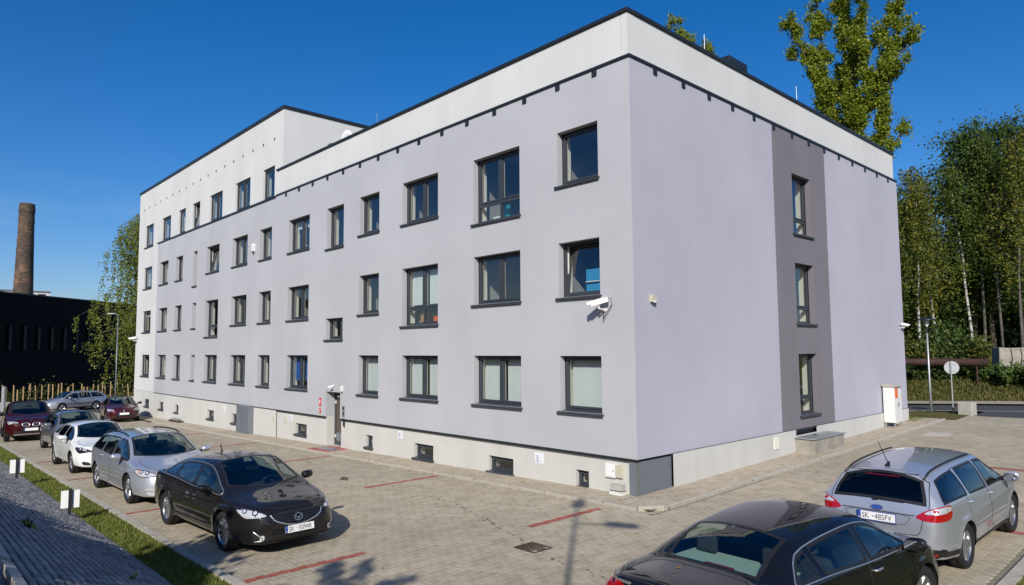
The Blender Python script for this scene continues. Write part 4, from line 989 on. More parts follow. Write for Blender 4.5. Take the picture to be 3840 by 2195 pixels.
# ------------------------------------------------------------------ things beyond the gable
t_ = thing('steel_pipe', 'rusty steel pipe lying along the grassy bank', 'pipe')
pa, pb2 = RB(-4, 2.6), RB(4.75, 2.6)
obj('pipe', MB().tube([(*pa, 2.72), (*pb2, 2.66)], .23, 14), 'rust', t_, True); obj('pipe_support', MB().tube([(*RB(4.2, 2.6), 1.2), (*RB(4.2, 2.6), 2.5)], .06, 8).tube([(*RB(-1.6, 2.6), 1.0), (*RB(-1.6, 2.6), 2.5)], .06, 8), 'rust', t_)
t_ = thing('concrete_ruin', 'weathered concrete block on the bank at the end of the pipe', 'concrete block')
cx, cyy = RB(6.45, 3.6)
m_ = MB(); poly = [(-1.0, -1.2), (1.0, -1.25), (1.06, .62), (.4, .70), (-.2, .66), (-.95, .72)]
m_.prism(poly, -.7, .7, lambda a, b, c: (cx+a*.887-c*.46, cyy+a*.46+c*.887, 2.85+b)); obj('block', m_, 'old_concrete', t_, bevel=.04)
m_ = MB()
for x0, l in ((-.35, 1.2), (.15, .9)):
    m_.tube([(cx+x0*.887+.33, cyy+x0*.46-.64, 3.5-.02), (cx+(x0+.06)*.887+.33, cyy+(x0+.06)*.46-.64, 3.5-l*.5), (cx+x0*.887+.33, cyy+x0*.46-.64, 3.5-l)], .025, 5)
obj('crack', m_, 'dark_rubber', t_)
obj('pipe_stub', MB().tube([(cx+.8, cyy+.2, 3.1), (cx+2.6, cyy+1.2, 3.05)], .22, 10), 'rust', t_)
t_ = thing('concrete_barrier', 'pale concrete block standing at the lane corner by the sign', 'concrete block'); zz = gz(1.3, 23.8)
obj('block', MB().prism([(1.02, 23.6), (1.62, 23.45), (1.7, 24.0), (1.1, 24.15)], zz-.1, 1.03), 'concrete', t_, bevel=.02)
t_ = thing('road_sign', 'round road sign seen from behind on a thin post', 'road sign'); zz = gz(.76, 23.9)
obj('post', MB().tube([(.76, 23.9, zz-.1), (.76, 23.9, 2.95)], .032, 8), 'galvanised', t_)
obj('post_foot', MB().tube([(.76, 23.9, zz-.1), (.76, 23.9, zz+.3)], .045, 8), 'black_plastic', t_)
sd2 = Vector((.93, .37, 0)); bk = Vector((-.37, .93, 0)); c0 = Vector((.78, 23.96, 2.64))
disc = [(.31*math.cos(k*2*math.pi/32), .31*math.sin(k*2*math.pi/32)) for k in range(32)]
obj('sign_plate', MB().prism(disc, .0, .02, lambda a, b, c: tuple(c0+sd2*a+Vector((0, 0, b))+bk*c)), 'sign_back', t_)
for dz in (.17, -.15): obj('bracket', MB().boxP(lambda a, d, z: tuple(c0+sd2*a+bk*d+Vector((0, 0, z))), -.16, .16, -.02, -.002, dz-.015, dz+.015), 'galvanised', t_)
def lamp(name, label, base, H, arms, group='street lamps'):
    t = thing(name, label, 'street lamp', base, group=group)
    obj('post', MB().tube([(0, 0, -.2), (0, 0, H*.25), (0, 0, H)], [.062, .05, .036], 10), 'panel_metal', t, True)
    obj('post_base', MB().tube([(0, 0, -.1), (0, 0, .5)], .085, 10), 'galvanised', t)
    for a, l, dz in arms:
        ca, sa = math.cos(a), math.sin(a); z1 = H+dz
        obj('arm', MB().tube([(0, 0, z1-.05), (ca*l*.5, sa*l*.5, z1+.03), (ca*l, sa*l, z1+.06)], .03, 8), 'galvanised', t)
        F = lambda a_, d_, z_, l=l, z1=z1, ca=ca, sa=sa: (ca*(l+a_)-sa*d_, sa*(l+a_)+ca*d_, z1+.06+z_)
        obj('lamp_head', MB().prism([(-.05, -.12), (.12, -.17), (.62, -.13), (.68, 0), (.62, .13), (.12, .17), (-.05, .12)], 0, .09, lambda p, q, c: F(p, q, c)), 'sign_back', t)
    return t
lamp('street_lamp', 'tall grey lamp post by the birch at the far left corner', (-62, 2.62, hz(-62, 2.6)), 8.4, [(R(-115), .25, 0)])
t_ = thing('street_lamp', 'slim lamp post with umbrella shaped head beside the right lane', 'street lamp', (-.2, 24, gz(-.2, 24)), group='street lamps')
obj('post', MB().tube([(0, 0, -.1), (0, 0, 1.2), (0, 0, 4.2)], [.06, .048, .038], 10), 'galvanised', t_, True)
obj('lamp_glass', MB().lathe((0, 0, 4.2), [(.04, 0), (.09, .1), (.09, .3), (.05, .42)], 12), 'white_plastic', t_, True)
obj('lamp_shade', MB().lathe((0, 0, 4.55), [(.44, -.02), (.43, .02), (.2, .08), (.05, .15), (.0, .16)], 20), 'flashing', t_, True)
obj('lamp_collar', MB().tube([(0, 0, 3.9), (0, 0, 4.2)], .06, 10), 'black_plastic', t_)

# ------------------------------------------------------------------ far left: black building, chimney, bed with young trees
t_ = thing('black_building', 'long low black clad building with narrow vertical windows at the left', 'building')
o_ = Vector((-80, -4.6)); dr = Vector((-.66, .75)).normalized(); nn = Vector((dr.y, -dr.x))
if nn.x < 0: nn = -nn
FD = lambda a, d, z: (o_.x+dr.x*a-nn.x*d, o_.y+dr.y*a-nn.y*d, z)
wins = [(-4.6+k*1.98-.42, -4.6+k*1.98+.42, 3.95, 6.75, .35) for k in range(-6, 13)]
wall('black_wall', FD, -22, 24.2, -2.5, 10.15, wins, 'black_cladding', .35, t_)
for a, b, c, d, r in wins:
    wn = obj('window', MB().q(FD(a, .33, c), FD(b, .33, c), FD(b, .33, d), FD(a, .33, d)), 'black_pane', t_); obj('reveal', MB().boxP(FD, b-.035, b-.003, .01, .3, c+.03, d-.03), 'sunlit_reveal', wn)  # paler strip on one jamb only: sunlight on the reveal put into its colour
obj('side_wall', MB().q(FD(24.2, 0, -2.5), FD(24.2, 25, -2.5), FD(24.2, 25, 10.15), FD(24.2, 0, 10.15)).q(FD(-22, 0, -2.5), FD(-22, 25, -2.5), FD(-22, 25, 10.15), FD(-22, 0, 10.15)), 'black_cladding', t_)
obj('roof', MB().q(FD(-22, 0, 10.0), FD(24.2, 0, 10.0), FD(24.2, 25, 10.0), FD(-22, 25, 10.0)), 'roof_felt', t_)
obj('roof_edge', MB().boxP(FD, -22.1, 24.3, -.08, .3, 10.15, 10.3), 'flashing', t_)
t_ = thing('brick_chimney', 'tall old brick factory chimney rising behind the black building', 'chimney')
m_ = MB(); cc = (-120, 2.35, -3)
m_.lathe(cc, [(1.62, 0), (1.5, 8), (1.32, 16), (1.15, 23), (1.05, 27.4)], 28); obj('shaft', m_, 'chimney_brick', t_)
for z0, z1, r in ((27.2, 28.0, 1.10), (28.9, 29.7, 1.12)):
    obj('crown_ring', MB().lathe(cc, [(r-.3, z0), (r, z0+.02), (r, z1-.02), (r-.3, z1)], 28), 'chimney_brick', t_)
obj('crown', MB().lathe(cc, [(1.05, 27.2), (1.06, 30.3), (.78, 30.4), (.75, 27)], 28), 'chimney_brick', t_)
m_ = MB(); r0_ = lambda z: float(np.interp(z, [0, 8, 16, 23, 27.2], [1.62, 1.5, 1.32, 1.15, 1.05]))
z = 9.0
while z < 27:
    h = RN.uniform(.12, .3); r = r0_(z)+RN.uniform(.004, .035); m_.lathe(cc, [(r-.06, z), (r, z+.02), (r-.005, z+h-.02), (r-.07, z+h)], 24); z += h+RN.uniform(.05, .5)
obj('brick_course', m_, 'chimney_brick', t_)
t_ = thing('distant_hall', 'pale distant factory roofs behind the black building', 'building')
F2 = lambda a, d, z: (-200-d, 5+a, z)
obj('wall', MB().boxP(F2, 0, 13, 0, 10, -3, 19.3).boxP(F2, 8, 17, -.5, 8, -3, 17.6), 'white_plaster', t_); obj('roof', MB().boxP(F2, -.2, 13.2, -.2, 10, 19.3, 19.6).boxP(F2, 7.9, 17.1, -.7, 8, 17.6, 17.8), 'panel_metal', t_)
for k in range(5): obj('window', MB().boxP(F2, .8+k*2.4, 2.4+k*2.4, -.05, .1, 17.6, 18.8), 'dark_glass', t_)
obj('mast', MB().tube([(-200, 6.6, 19), (-200, 6.6, 21.3)], .12, 6), 'red_paint', t_)
# planting bed
sheet('planting_bed', cells_of([-72, -69, -66], lines(-18, 7, 1.5, 0)), .20, 'bed_soil', hz)
t_ = thing('bed_kerb', 'low pale concrete wall edging the planted bed behind the silver estate', 'low wall')
m_ = MB()
for k in range(16): m_.box(-66.05, -65.8, -17.5+k*1.55, -17.5+k*1.55+1.54, hz(-66, -17.5+k*1.55)-.3, hz(-66, 0)+.55)
obj('wall', m_, 'concrete', t_, bevel=.02)
SG = 'wooden stakes in the planted bed'
for k in range(44):
    y = -10.2+k*.375+RN.uniform(-.12, .12); x = -66.6-RN.choice((0, .5, 1.2)); h = RN.uniform(1.5, 2.05); z = hz(x, y)+.1
    t = thing('wooden_stake', 'pale wooden stake standing in the planted bed at the far left', 'stake', (x, y, z), group=SG); l = RN.gauss(0, .09)
    m_ = MB(); m_.tube([(0, 0, 0), (l, l*.5, h)], [.055, .05], 6); obj('pole', m_, 'stake_wood', t)
YG = 'young shrubs in the planted bed'
for k in range(16):
    y = -9.5+k*.95+RN.uniform(-.3, .3); x = -67.3-RN.choice((0, .8)); shrub('young_shrub', 'young staked shrub with sparse green leaves in the planted bed', (x, y, hz(x, y)+.1), RN.uniform(1.3, 2.3), .45, 'leaf_shrub', 150, .17, YG)
t_ = thing('green_post', 'thick pale green post at the left border behind the dark cars', 'post', (-60, -6.05, hz(-60, -6))); obj('post', MB().tube([(0, 0, 0), (0, 0, 2.1)], .16, 12), 'galvanised', t_)
# small bay number boards on the slope, seen from behind
for (x, y, lb) in ((-14.6, -10.62, 'white double board on a short dark post on the slope, the farther one'), (-8.0, -10.44, 'white double board on a short dark post on the slope, the nearer one')):
    z = hz(x, y); t = thing('bay_board', lb, 'sign', (x, y, z), R(-16), 'white boards on the slope')
    obj('post', MB().box(-.03, .03, -.03, .03, -.1, .62), 'black_plastic', t)
    for s in (-1, 1): obj('board', MB().box(.031, .05, *sorted((s*.02, s*.225)), .2, .62) if False else MB().box(-.045, -.031, *sorted((s*.0005, s*.18)), .19, .58), 'white_paint', t)
# weeds growing in the slope
for (x, y, lb, n) in ((-3.0, -11.9, 'bright green weed growing from the shaded paved slope', 44), (-.6, -11.0, 'tiny weed at the lower edge of the paved slope', 12)):
    shrub('weed', lb, (x, y, hz(x, y)), (.20 if n > 20 else .08), .11, 'leaf_poplar', n, .06, None, 'weed')

# ------------------------------------------------------------------ behind the photographer: what throws the shadows and fills the reflections
HG = 'unseen foliage added to shade the slope'  # unseen row of foliage, added so its shadow edge falls across the slope
def shadow_hedge(x0, x1, y, z1, sl, lb, n):
    t = thing('shadow_hedge', lb, 'shadow_hedge', group=HG); c = np.stack([rng.uniform(x0, x1, n), y+rng.normal(size=n)*.14, 0*rng.random(n)], 1); hh = rng.random(n)**.6
    zt = z1+sl*(c[:, 0]-x0)+.05*np.sin(c[:, 0]*2.1)+.04*np.sin(c[:, 0]*5.3+1); c[:, 2] = 1.5+(zt-1.5)*hh
    leaves('foliage', c, .22, 'leaf_dark', t); m = MB()
    for k in range(int((x1-x0)/1.2)): m.tube([(x0+k*1.2, y, 1.4), (x0+k*1.2, y, z1-.5)], .05, 5)
    obj('stem', m, 'bark', t)
shadow_hedge(-40, -8, -15.6, 3.08, 0, 'unseen clipped foliage added to shade the slope, far stretch', 30000)
shadow_hedge(-8, 2.2, -15.6, 3.10, .118, 'unseen clipped foliage added to shade the slope, near stretch', 16000)
broad('shadow_shrub', 'unseen round dense shrub added to cast a shadow on the verge', (3.2, -17.35, 1.95), 3.8, .8, 'leaf_dark', 30, 700, .24, .12, None, .2, 'shrub', .34)  # out of view, added and shaped for its rounded shadow by the kerb
lamp('street_lamp', 'tall lamp post on the terrace behind the photographer', (10.98, -15.45, 2.0), 9.05, [(math.atan2(-.7, .5)+math.pi, .1, 0.0), (R(24), .7, -.8)])
# sapling whose twigs throw a shadow on the pavers
t_ = thing('young_sapling', 'young spiky sapling on the terrace behind the photographer', 'tree', (7.5, -17.65, 1.95)); wd = MB(); L = []
tr = bez((0, 0, 0), (.1, .1, 3.2), (.75, .5, 5.0), 6); wd.tube(tr, [.06, .05, .045, .04, .03, .02], 7)
for k in range(17):
    a = -1.9+k*.235; o = tr[2+k % 4]; ln = RN.uniform(1.3, 2.3); e = o+np.array([math.sin(a)*ln*.9, RN.uniform(-.5, .3), math.cos(a)*ln*.62+.35]); b = bez(o, (o+e)/2+np.array([0, 0, .12]), e, 5); wd.tube(b, [.03, .025, .02, .014, .008], 5, False)
    L.append(along(b[1:], 80, .045))
wood('trunk', wd, 'bark', t_); leaves('crown', np.concatenate(L), .16, 'leaf_shrub', t_)
BG = 'trees behind the photographer'
for k, (x, y, H, Rr) in enumerate([(-34, -38, 15, 5), (-22, -34, 13, 4.5), (-9, -40, 16, 5.5), (-1, -46, 15, 5), (16, -48, 17, 5.5), (30, -30, 15, 5), (34, -10, 13, 4.5), (36, 8, 14, 5)]):
    broad('leafy_tree', 'leafy tree of the row behind the photographer', (x, y, hz(x, y)), H, Rr, 'leaf_dark', 28, 110, .7, .28, BG, .2, 'tree', 1.0)
# ------------------------------------------------------------------ cars (metres, x forward, y left, z up, origin on the ground between the axles)
def pchip(X, Y, q):
    X = np.asarray(X, float); Y = np.asarray(Y, float); h = np.diff(X); d = np.diff(Y)/h; n = len(X); m = np.zeros(n)
    for i in range(1, n-1):
        if d[i-1]*d[i] > 0:
            w1, w2 = 2*h[i]+h[i-1], h[i]+2*h[i-1]; m[i] = (w1+w2)/(w1/d[i-1]+w2/d[i])
    m[0], m[-1] = d[0], d[-1]
    q = np.clip(q, X[0], X[-1]); i = np.clip(np.searchsorted(X, q)-1, 0, n-2); t = (q-X[i])/h[i]
    return (2*t**3-3*t**2+1)*Y[i]+(t**3-2*t**2+t)*h[i]*m[i]+(-2*t**3+3*t**2)*Y[i+1]+(t**3-t**2)*h[i]*m[i+1]
def inpoly(P, poly):
    x, y = P[:, 0], P[:, 1]; c = np.zeros(len(P), bool); n = len(poly)
    for i in range(n):
        (x0, y0), (x1, y1) = poly[i], poly[i-1]
        if y0 == y1: continue
        k = ((y0 > y) != (y1 > y)) & (x < (x1-x0)*(y-y0)/(y1-y0)+x0); c ^= k
    return c
def chaikin(P, n=2, r=.22):
    P = [np.asarray(p, float) for p in P]
    for _ in range(n):
        Q = []
        for i in range(len(P)):
            a, b = P[i], P[(i+1) % len(P)]; Q += [a*(1-r)+b*r, a*r+b*(1-r)]
        P = Q
    return P
def resample(P, h, closed=True):
    P = [np.asarray(p, float) for p in P]; P2 = P+[P[0]] if closed else P; out = []
    for a, b in zip(P2[:-1], P2[1:]):
        k = max(1, int(np.linalg.norm(b-a)/h)); out += [a+(b-a)*i/k for i in range(k)]
    if not closed: out.append(P2[-1])
    return out
def inset(P, w):
    n = len(P); P = np.array(P); A = .5*sum(P[i-1][0]*P[i][1]-P[i][0]*P[i-1][1] for i in range(n)); s = 1 if A > 0 else -1; out = []
    for i in range(n):
        e0 = P[i]-P[i-1]; e1 = P[(i+1) % n]-P[i]; e0 /= np.linalg.norm(e0)+1e-9; e1 /= np.linalg.norm(e1)+1e-9
        n0 = np.array([-e0[1], e0[0]]); n1 = np.array([-e1[1], e1[0]]); m = n0+n1; m /= max(.5, np.linalg.norm(m)**2)/2 if False else (np.linalg.norm(m)+1e-9)
        c = max(.5, float(np.dot(m, n0))); out.append(P[i]+m*s*w/c)
    return out

class Car:
    def __init__(s, name, label, S, loc, rz, cat='car', group='cars parked round the office building'):
        s.S = S; s.sx = S.get('sx', 1.0); s.res = S.get('res', .035); s.root = tag(bpy.data.objects.new(name, None), label, cat, group)
        COL.objects.link(s.root); s.root.location = loc[:3]; s.root.rotation_euler = (loc[3] if len(loc) > 3 else 0, loc[4] if len(loc) > 4 else 0, rz)
        s.surface(); s.pending = []
    def P(s, key, q):
        T = s.S[key]; return pchip([a*s.sx for a, _ in T], [b for _, b in T], q)
    def surface(s):
        S = s.S; xr, xf = S['top'][0][0]*s.sx, S['top'][-1][0]*s.sx; r = s.res
        end = np.array([0, .004, .012, .025, .042, .065, .092, .125, .165, .21]) if r < .05 else np.array([0, .01, .035, .075, .13, .2])
        body = np.linspace(xr+.21+r*.6, xf-.21-r*.6, int((xf-xr-.42)/r)); X = np.r_[xr+end, body, (xf-end)[::-1]]; s.X = X
        zt, zr, wr, zb, wb, wm, zs, ws, zm = (s.P(k, X) for k in ('top', 'rail_z', 'rail_w', 'belt_z', 'belt_w', 'mid_w', 'sill_z', 'sill_w', 'mid_z'))
        k = .035/max(r, .028); nAB, nBC, nCD, nDE, nEF = [max(2, int(v*min(1.3, k))) for v in (4, 12, 12, 16, 15)]
        bl = S.get('bulge', (.02, .012, .018))
        rows = []
        def seg(y0, z0, y1, z1, n, b):
            t = np.linspace(0, 1, n, endpoint=False)[None, :]; y = y0[:, None]*(1-t)+y1[:, None]*t; z = z0[:, None]*(1-t)+z1[:, None]*t
            dy, dz = (y1-y0)[:, None], (z1-z0)[:, None]; L = np.sqrt(dy*dy+dz*dz)+1e-9; bb = 4*b*t*(1-t)*np.minimum(1, L/.3)
            return np.stack([y+dz/L*bb, z-dy/L*bb], -1)
        z0 = np.zeros_like(X)
        t = np.linspace(0, 1, nEF)[None, :]; yE = wr[:, None]*(1-t); zE = zr[:, None]+(zt-zr)[:, None]*(1-(1-t)**2.3)
        sec = np.concatenate([seg(z0, zs+.02, ws, zs, nAB, 0), seg(ws, zs, wm, zm, nBC, bl[0]), seg(wm, zm, wb, zb, nCD, bl[1]), seg(wb, zb, wr, zr, nDE, bl[2]), np.stack([yE, zE], -1)], 1)
        for _ in range(S.get('smooth', 3)):
            q = sec.copy(); q[:, 1:-1] = sec[:, 1:-1]*.5+.25*(sec[:, :-2]+sec[:, 2:]); q[:, -1, 1] = .5*sec[:, -1, 1]+.5*sec[:, -2, 1]; sec = q
        # character line and door scoop
        Yv, Zv = sec[..., 0], sec[..., 1]; fade = np.exp(-((X/(1.45*s.sx))**6))[:, None]
        Yv -= S.get('scoop', .014)*fade*np.exp(-((Zv-.43)/.09)**2)*(Yv > .5)
        Yv += S.get('crease', .010)*np.exp(-((Zv-S.get('crease_z', .72)-.02*X[:, None])/.022)**2)*(Yv > .5)*np.exp(-((X/(1.9*s.sx))**8))[:, None]
        R_ = S['arch']
        for ax in (S['wb']/2*s.sx, -S['wb']/2*s.sx):
            d = np.hypot(X[:, None]-ax, Zv-S['r']); Yv += S.get('flare', .016)*np.exp(-((np.maximum(d-R_, 0))/.07)**2)*(Yv > .5)*(Zv < S['r']+R_+.2)
        nx, nv = Yv.shape; G = np.stack([np.repeat(X[:, None], nv, 1), Yv, Zv], -1)
        ring = np.concatenate([G, (G*np.array([1, -1, 1]))[:, -2:0:-1]], 1); m = ring.shape[1]
        V = ring.reshape(-1, 3); i, j = np.meshgrid(np.arange(nx-1), np.arange(m), indexing='ij'); a = i*m+j; b = i*m+(j+1) % m
        F = np.stack([a, a+m, b+m, b], -1).reshape(-1, 4)
        for e, sg in ((0, -1), (nx-1, 1)):      # rounded end caps
            c = ring[e].mean(0); c[1] = 0; base = np.arange(m)+e*m; nl = 7; prev = base
            for l in range(1, nl+1):
                f = 1-l/(nl+.0); P_ = c+(ring[e]-c)*max(f, .02)+np.array([sg*S.get('cap', .02)*(1-f*f), 0, 0]); idx = np.arange(m)+len(V); V = np.concatenate([V, P_])
                q = np.stack([prev, np.roll(prev, -1), np.roll(idx, -1), idx], -1); F = np.concatenate([F, q if sg < 0 else q[:, ::-1]]) if True else F; prev = idx
        s.V, s.F = V, F
        A, B_, C_, D_ = (V[F[:, k]] for k in range(4)); n = np.cross(C_-A, D_-B_); cen = (A+B_+C_+D_)/4
        ctr = np.array([0, 0, .7]); ax_c = np.stack([np.clip(cen[:, 0], xr+.7, xf-.7), 0*cen[:, 0], np.full(len(cen), .62)], 1)
        flip = (n*(cen-ax_c)).sum(1) < 0; F[flip] = F[flip][:, ::-1]; n[flip] *= -1
        s.N = n/(np.linalg.norm(n, axis=1)[:, None]+1e-12); s.C = cen
        vn = np.zeros_like(V); 
        for k in range(4): np.add.at(vn, F[:, k], n)
        s.VN = vn/(np.linalg.norm(vn, axis=1)[:, None]+1e-12)
        s.bvh = BVHTree.FromPolygons([tuple(v) for v in V], [tuple(f) for f in F])
        s.group = np.zeros(len(F), int); s.gnames = ['body']
    def frame(s, d):
        d = Vector(d).normalized(); u = (Vector((0, 0, 1)).cross(d)); u = u.normalized() if u.length > .05 else Vector((0, 1, 0)); v = d.cross(u); return d, u, v
    def to2(s, pts, fr): d, u, v = fr; return [np.array([Vector(p).dot(u), Vector(p).dot(v)]) for p in pts]
    def cast(s, p2, fr, off, far=6.0):
        d, u, v = fr; o = u*p2[0]+v*p2[1]+d*far; h = s.bvh.ray_cast(o, -d)
        if h[0] is None: return None
        n = h[1] if h[1].dot(d) > 0 else -h[1]; return h[0]+n*off
    def fill2(s, tris, fr, off): pass
    def patch(s, name, pts, d, off, mat, parent=None, h=.05, rounds=2, two=None, ret=None):
        fr = s.frame(d); P2 = two if two is not None else s.to2(pts, fr)
        if rounds: P2 = chaikin(P2, rounds)
        P2 = resample(P2, h*1.3)
        bm = bmesh.new(); vs_ = [bm.verts.new((p[0], p[1], 0)) for p in P2]; bm.faces.new(vs_); bmesh.ops.triangulate(bm, faces=bm.faces[:])
        for _ in range(4):
            L = [e for e in bm.edges if e.calc_length() > h*1.6]
            if not L: break
            bmesh.ops.subdivide_edges(bm, edges=L, cuts=1); bmesh.ops.triangulate(bm, faces=[f for f in bm.faces if len(f.verts) > 3])
        last = None; miss = []
        for v_ in bm.verts:
            q = s.cast((v_.co.x, v_.co.y), fr, off)
            if q is None: miss.append(v_)
            else: v_.co = q; last = q
        bmesh.ops.delete(bm, geom=miss, context='VERTS')
        me = bpy.data.meshes.new(name); bmesh.ops.recalc_face_normals(bm, faces=bm.faces[:])
        if bm.faces:
            sgn = sum(f.normal.dot(fr[0])*f.calc_area() for f in bm.faces)
            if sgn < 0: bmesh.ops.reverse_faces(bm, faces=bm.faces[:])
        bm.to_mesh(me); bm.free(); me.polygons.foreach_set('use_smooth', [True]*len(me.polygons)); me.materials.append(MATS[mat])
        o = bpy.data.objects.new(name, me); COL.objects.link(o); o.parent = parent or s.root; return o
    def band(s, name, pts, d, w, off, mat, parent=None, h=.03, rounds=2, two=None, rows=2, closed=True, lip=0.0):
        """strip of width w running inside a closed outline (or centred on an open line), hugging the body"""
        fr = s.frame(d); P2 = two if two is not None else s.to2(pts, fr)
        if closed:
            if rounds: P2 = chaikin(P2, rounds)
            P2 = resample(P2, h); L = [inset(P2, w*k/rows) for k in range(rows+1)]
        else:
            if rounds:
                for _ in range(rounds): P2 = [P2[0]]+[q for a, b in zip(P2[:-1], P2[1:]) for q in (a*.75+b*.25, a*.25+b*.75)]+[P2[-1]]
            P2 = resample(P2, h, False); T = np.gradient(np.array(P2), axis=0); T /= np.linalg.norm(T, axis=1)[:, None]+1e-9; Nn = np.stack([-T[:, 1], T[:, 0]], 1)
            L = [np.array(P2)+Nn*w*(k/rows-.5) for k in range(rows+1)]
        V, F, ids = [], [], []
        for k, row in enumerate(L):
            r = []
            for p in row:
                q = s.cast(p, fr, off+lip*math.sin(math.pi*k/rows)); r.append(None if q is None else len(V))
                if q is not None: V.append(tuple(q))
            ids.append(r)
        n = len(L[0])
        for k in range(rows):
            for i in range(n if closed else n-1):
                a, b, c, e = ids[k][i], ids[k][(i+1) % n], ids[k+1][(i+1) % n], ids[k+1][i]
                if None not in (a, b, c, e): F.append((a, b, c, e))
        me = bpy.data.meshes.new(name); me.from_pydata(V, [], F); me.polygons.foreach_set('use_smooth', [True]*len(F)); me.materials.append(MATS[mat]); me.update()
        o = bpy.data.objects.new(name, me); COL.objects.link(o); o.parent = parent or s.root; return o
    def faces_in(s, P2, fr, dot=.15, shrink=0):
        d, u, v = fr; d, u, v = map(np.array, (d, u, v)); C2 = np.stack([s.C@u, s.C@v], 1); return inpoly(C2, P2) & (s.N@d > dot)
    def cut(s, pts, d, shrink=.018, rounds=2, dot=.15, two=None):
        fr = s.frame(d); P2 = two if two is not None else s.to2(pts, fr)
        if rounds: P2 = chaikin(P2, rounds)
        P2 = inset(resample(P2, .05), shrink); s.group[s.faces_in(P2, fr, dot)] = -1
    def panel(s, name, pts, d, dot=.1, cond=None):
        """give the body faces inside an outline to a part of their own and mark its seam"""
        fr = s.frame(d); P2 = chaikin(s.to2(pts, fr), 1, .12); k = s.faces_in(P2, fr, dot) & (s.group == 0)
        if cond is not None: k &= cond
        s.gnames.append(name); s.group[k] = len(s.gnames)-1; return len(s.gnames)-1
    def arches(s):
        S = s.S; R_ = S['arch']
        for ax in (S['wb']/2*s.sx, -S['wb']/2*s.sx):
            dx, dz = s.V[:, 0]-ax, s.V[:, 2]-S['r']; d = np.hypot(dx, dz); k = (np.abs(d-R_) < s.res*.75) & (np.abs(s.V[:, 1]) > .5) & (d > .05)
            f = R_/np.maximum(d[k], 1e-6); s.V[k, 0] = ax+dx[k]*f; s.V[k, 2] = S['r']+dz[k]*f
            C = s.V[s.F].mean(1); s.group[(np.hypot(C[:, 0]-ax, C[:, 2]-S['r']) < R_-.002) & (np.abs(C[:, 1]) > .48)] = -1
            s.group[(np.abs(C[:, 0]-ax) < R_*.97) & (C[:, 2] < S['r']) & (np.abs(C[:, 1]) > .48)] = -1
        w_ = S['W']/2
        for ax in (S['wb']/2*s.sx, -S['wb']/2*s.sx):
            for sg in (1, -1):
                V, F = [], []; n = 28
                for k in range(n+1):
                    a = -.25+(math.pi+.5)*k/n; x, z = ax+R_*math.cos(a)*1.0, S['r']+R_*math.sin(a)
                    q = s.bvh.ray_cast(Vector((ax+(R_+.01)*math.cos(a), sg*3, max(.2, S['r']+(R_+.01)*math.sin(a)))), Vector((0, -sg, 0)))
                    yo = abs(q[0].y)-.012 if q[0] else w_-.06
                    V += [(x, sg*yo, z), (x, sg*(w_-.32), z)]
                    if k: F.append((2*k-2, 2*k, 2*k+1, 2*k-1))
                b = len(V); V += [(ax+R_*math.cos(-.25+(math.pi+.5)*k/n), sg*(w_-.32), S['r']+R_*math.sin(-.25+(math.pi+.5)*k/n)) for k in range(n+1)]; F.append(tuple(range(b, b+n+1)))
                me = bpy.data.meshes.new('wheel_arch'); me.from_pydata(V, [], F); me.materials.append(MATS['dark_rubber']); o = bpy.data.objects.new('wheel_arch', me); COL.objects.link(o); o.parent = s.root
    def emit(s, mat, names_mat=None):
        for g, nm in enumerate(s.gnames):
            k = s.group == g
            if not k.any(): continue
            F = s.F[k]; u, inv = np.unique(F, return_inverse=True); F2 = inv.reshape(F.shape)
            me = npmesh(nm, s.V[u], F2); me.polygons.foreach_set('use_smooth', [True]*len(me.polygons)); me.materials.append(MATS[(names_mat or {}).get(nm, mat)])
            if len(me.vertices) == len(u): me.normals_split_custom_set_from_vertices([tuple(n) for n in s.VN[u]])
            o = bpy.data.objects.new(nm, me); COL.objects.link(o); o.parent = s.root; s.pending.append((g, o))
        return {g: o for g, o in s.pending}
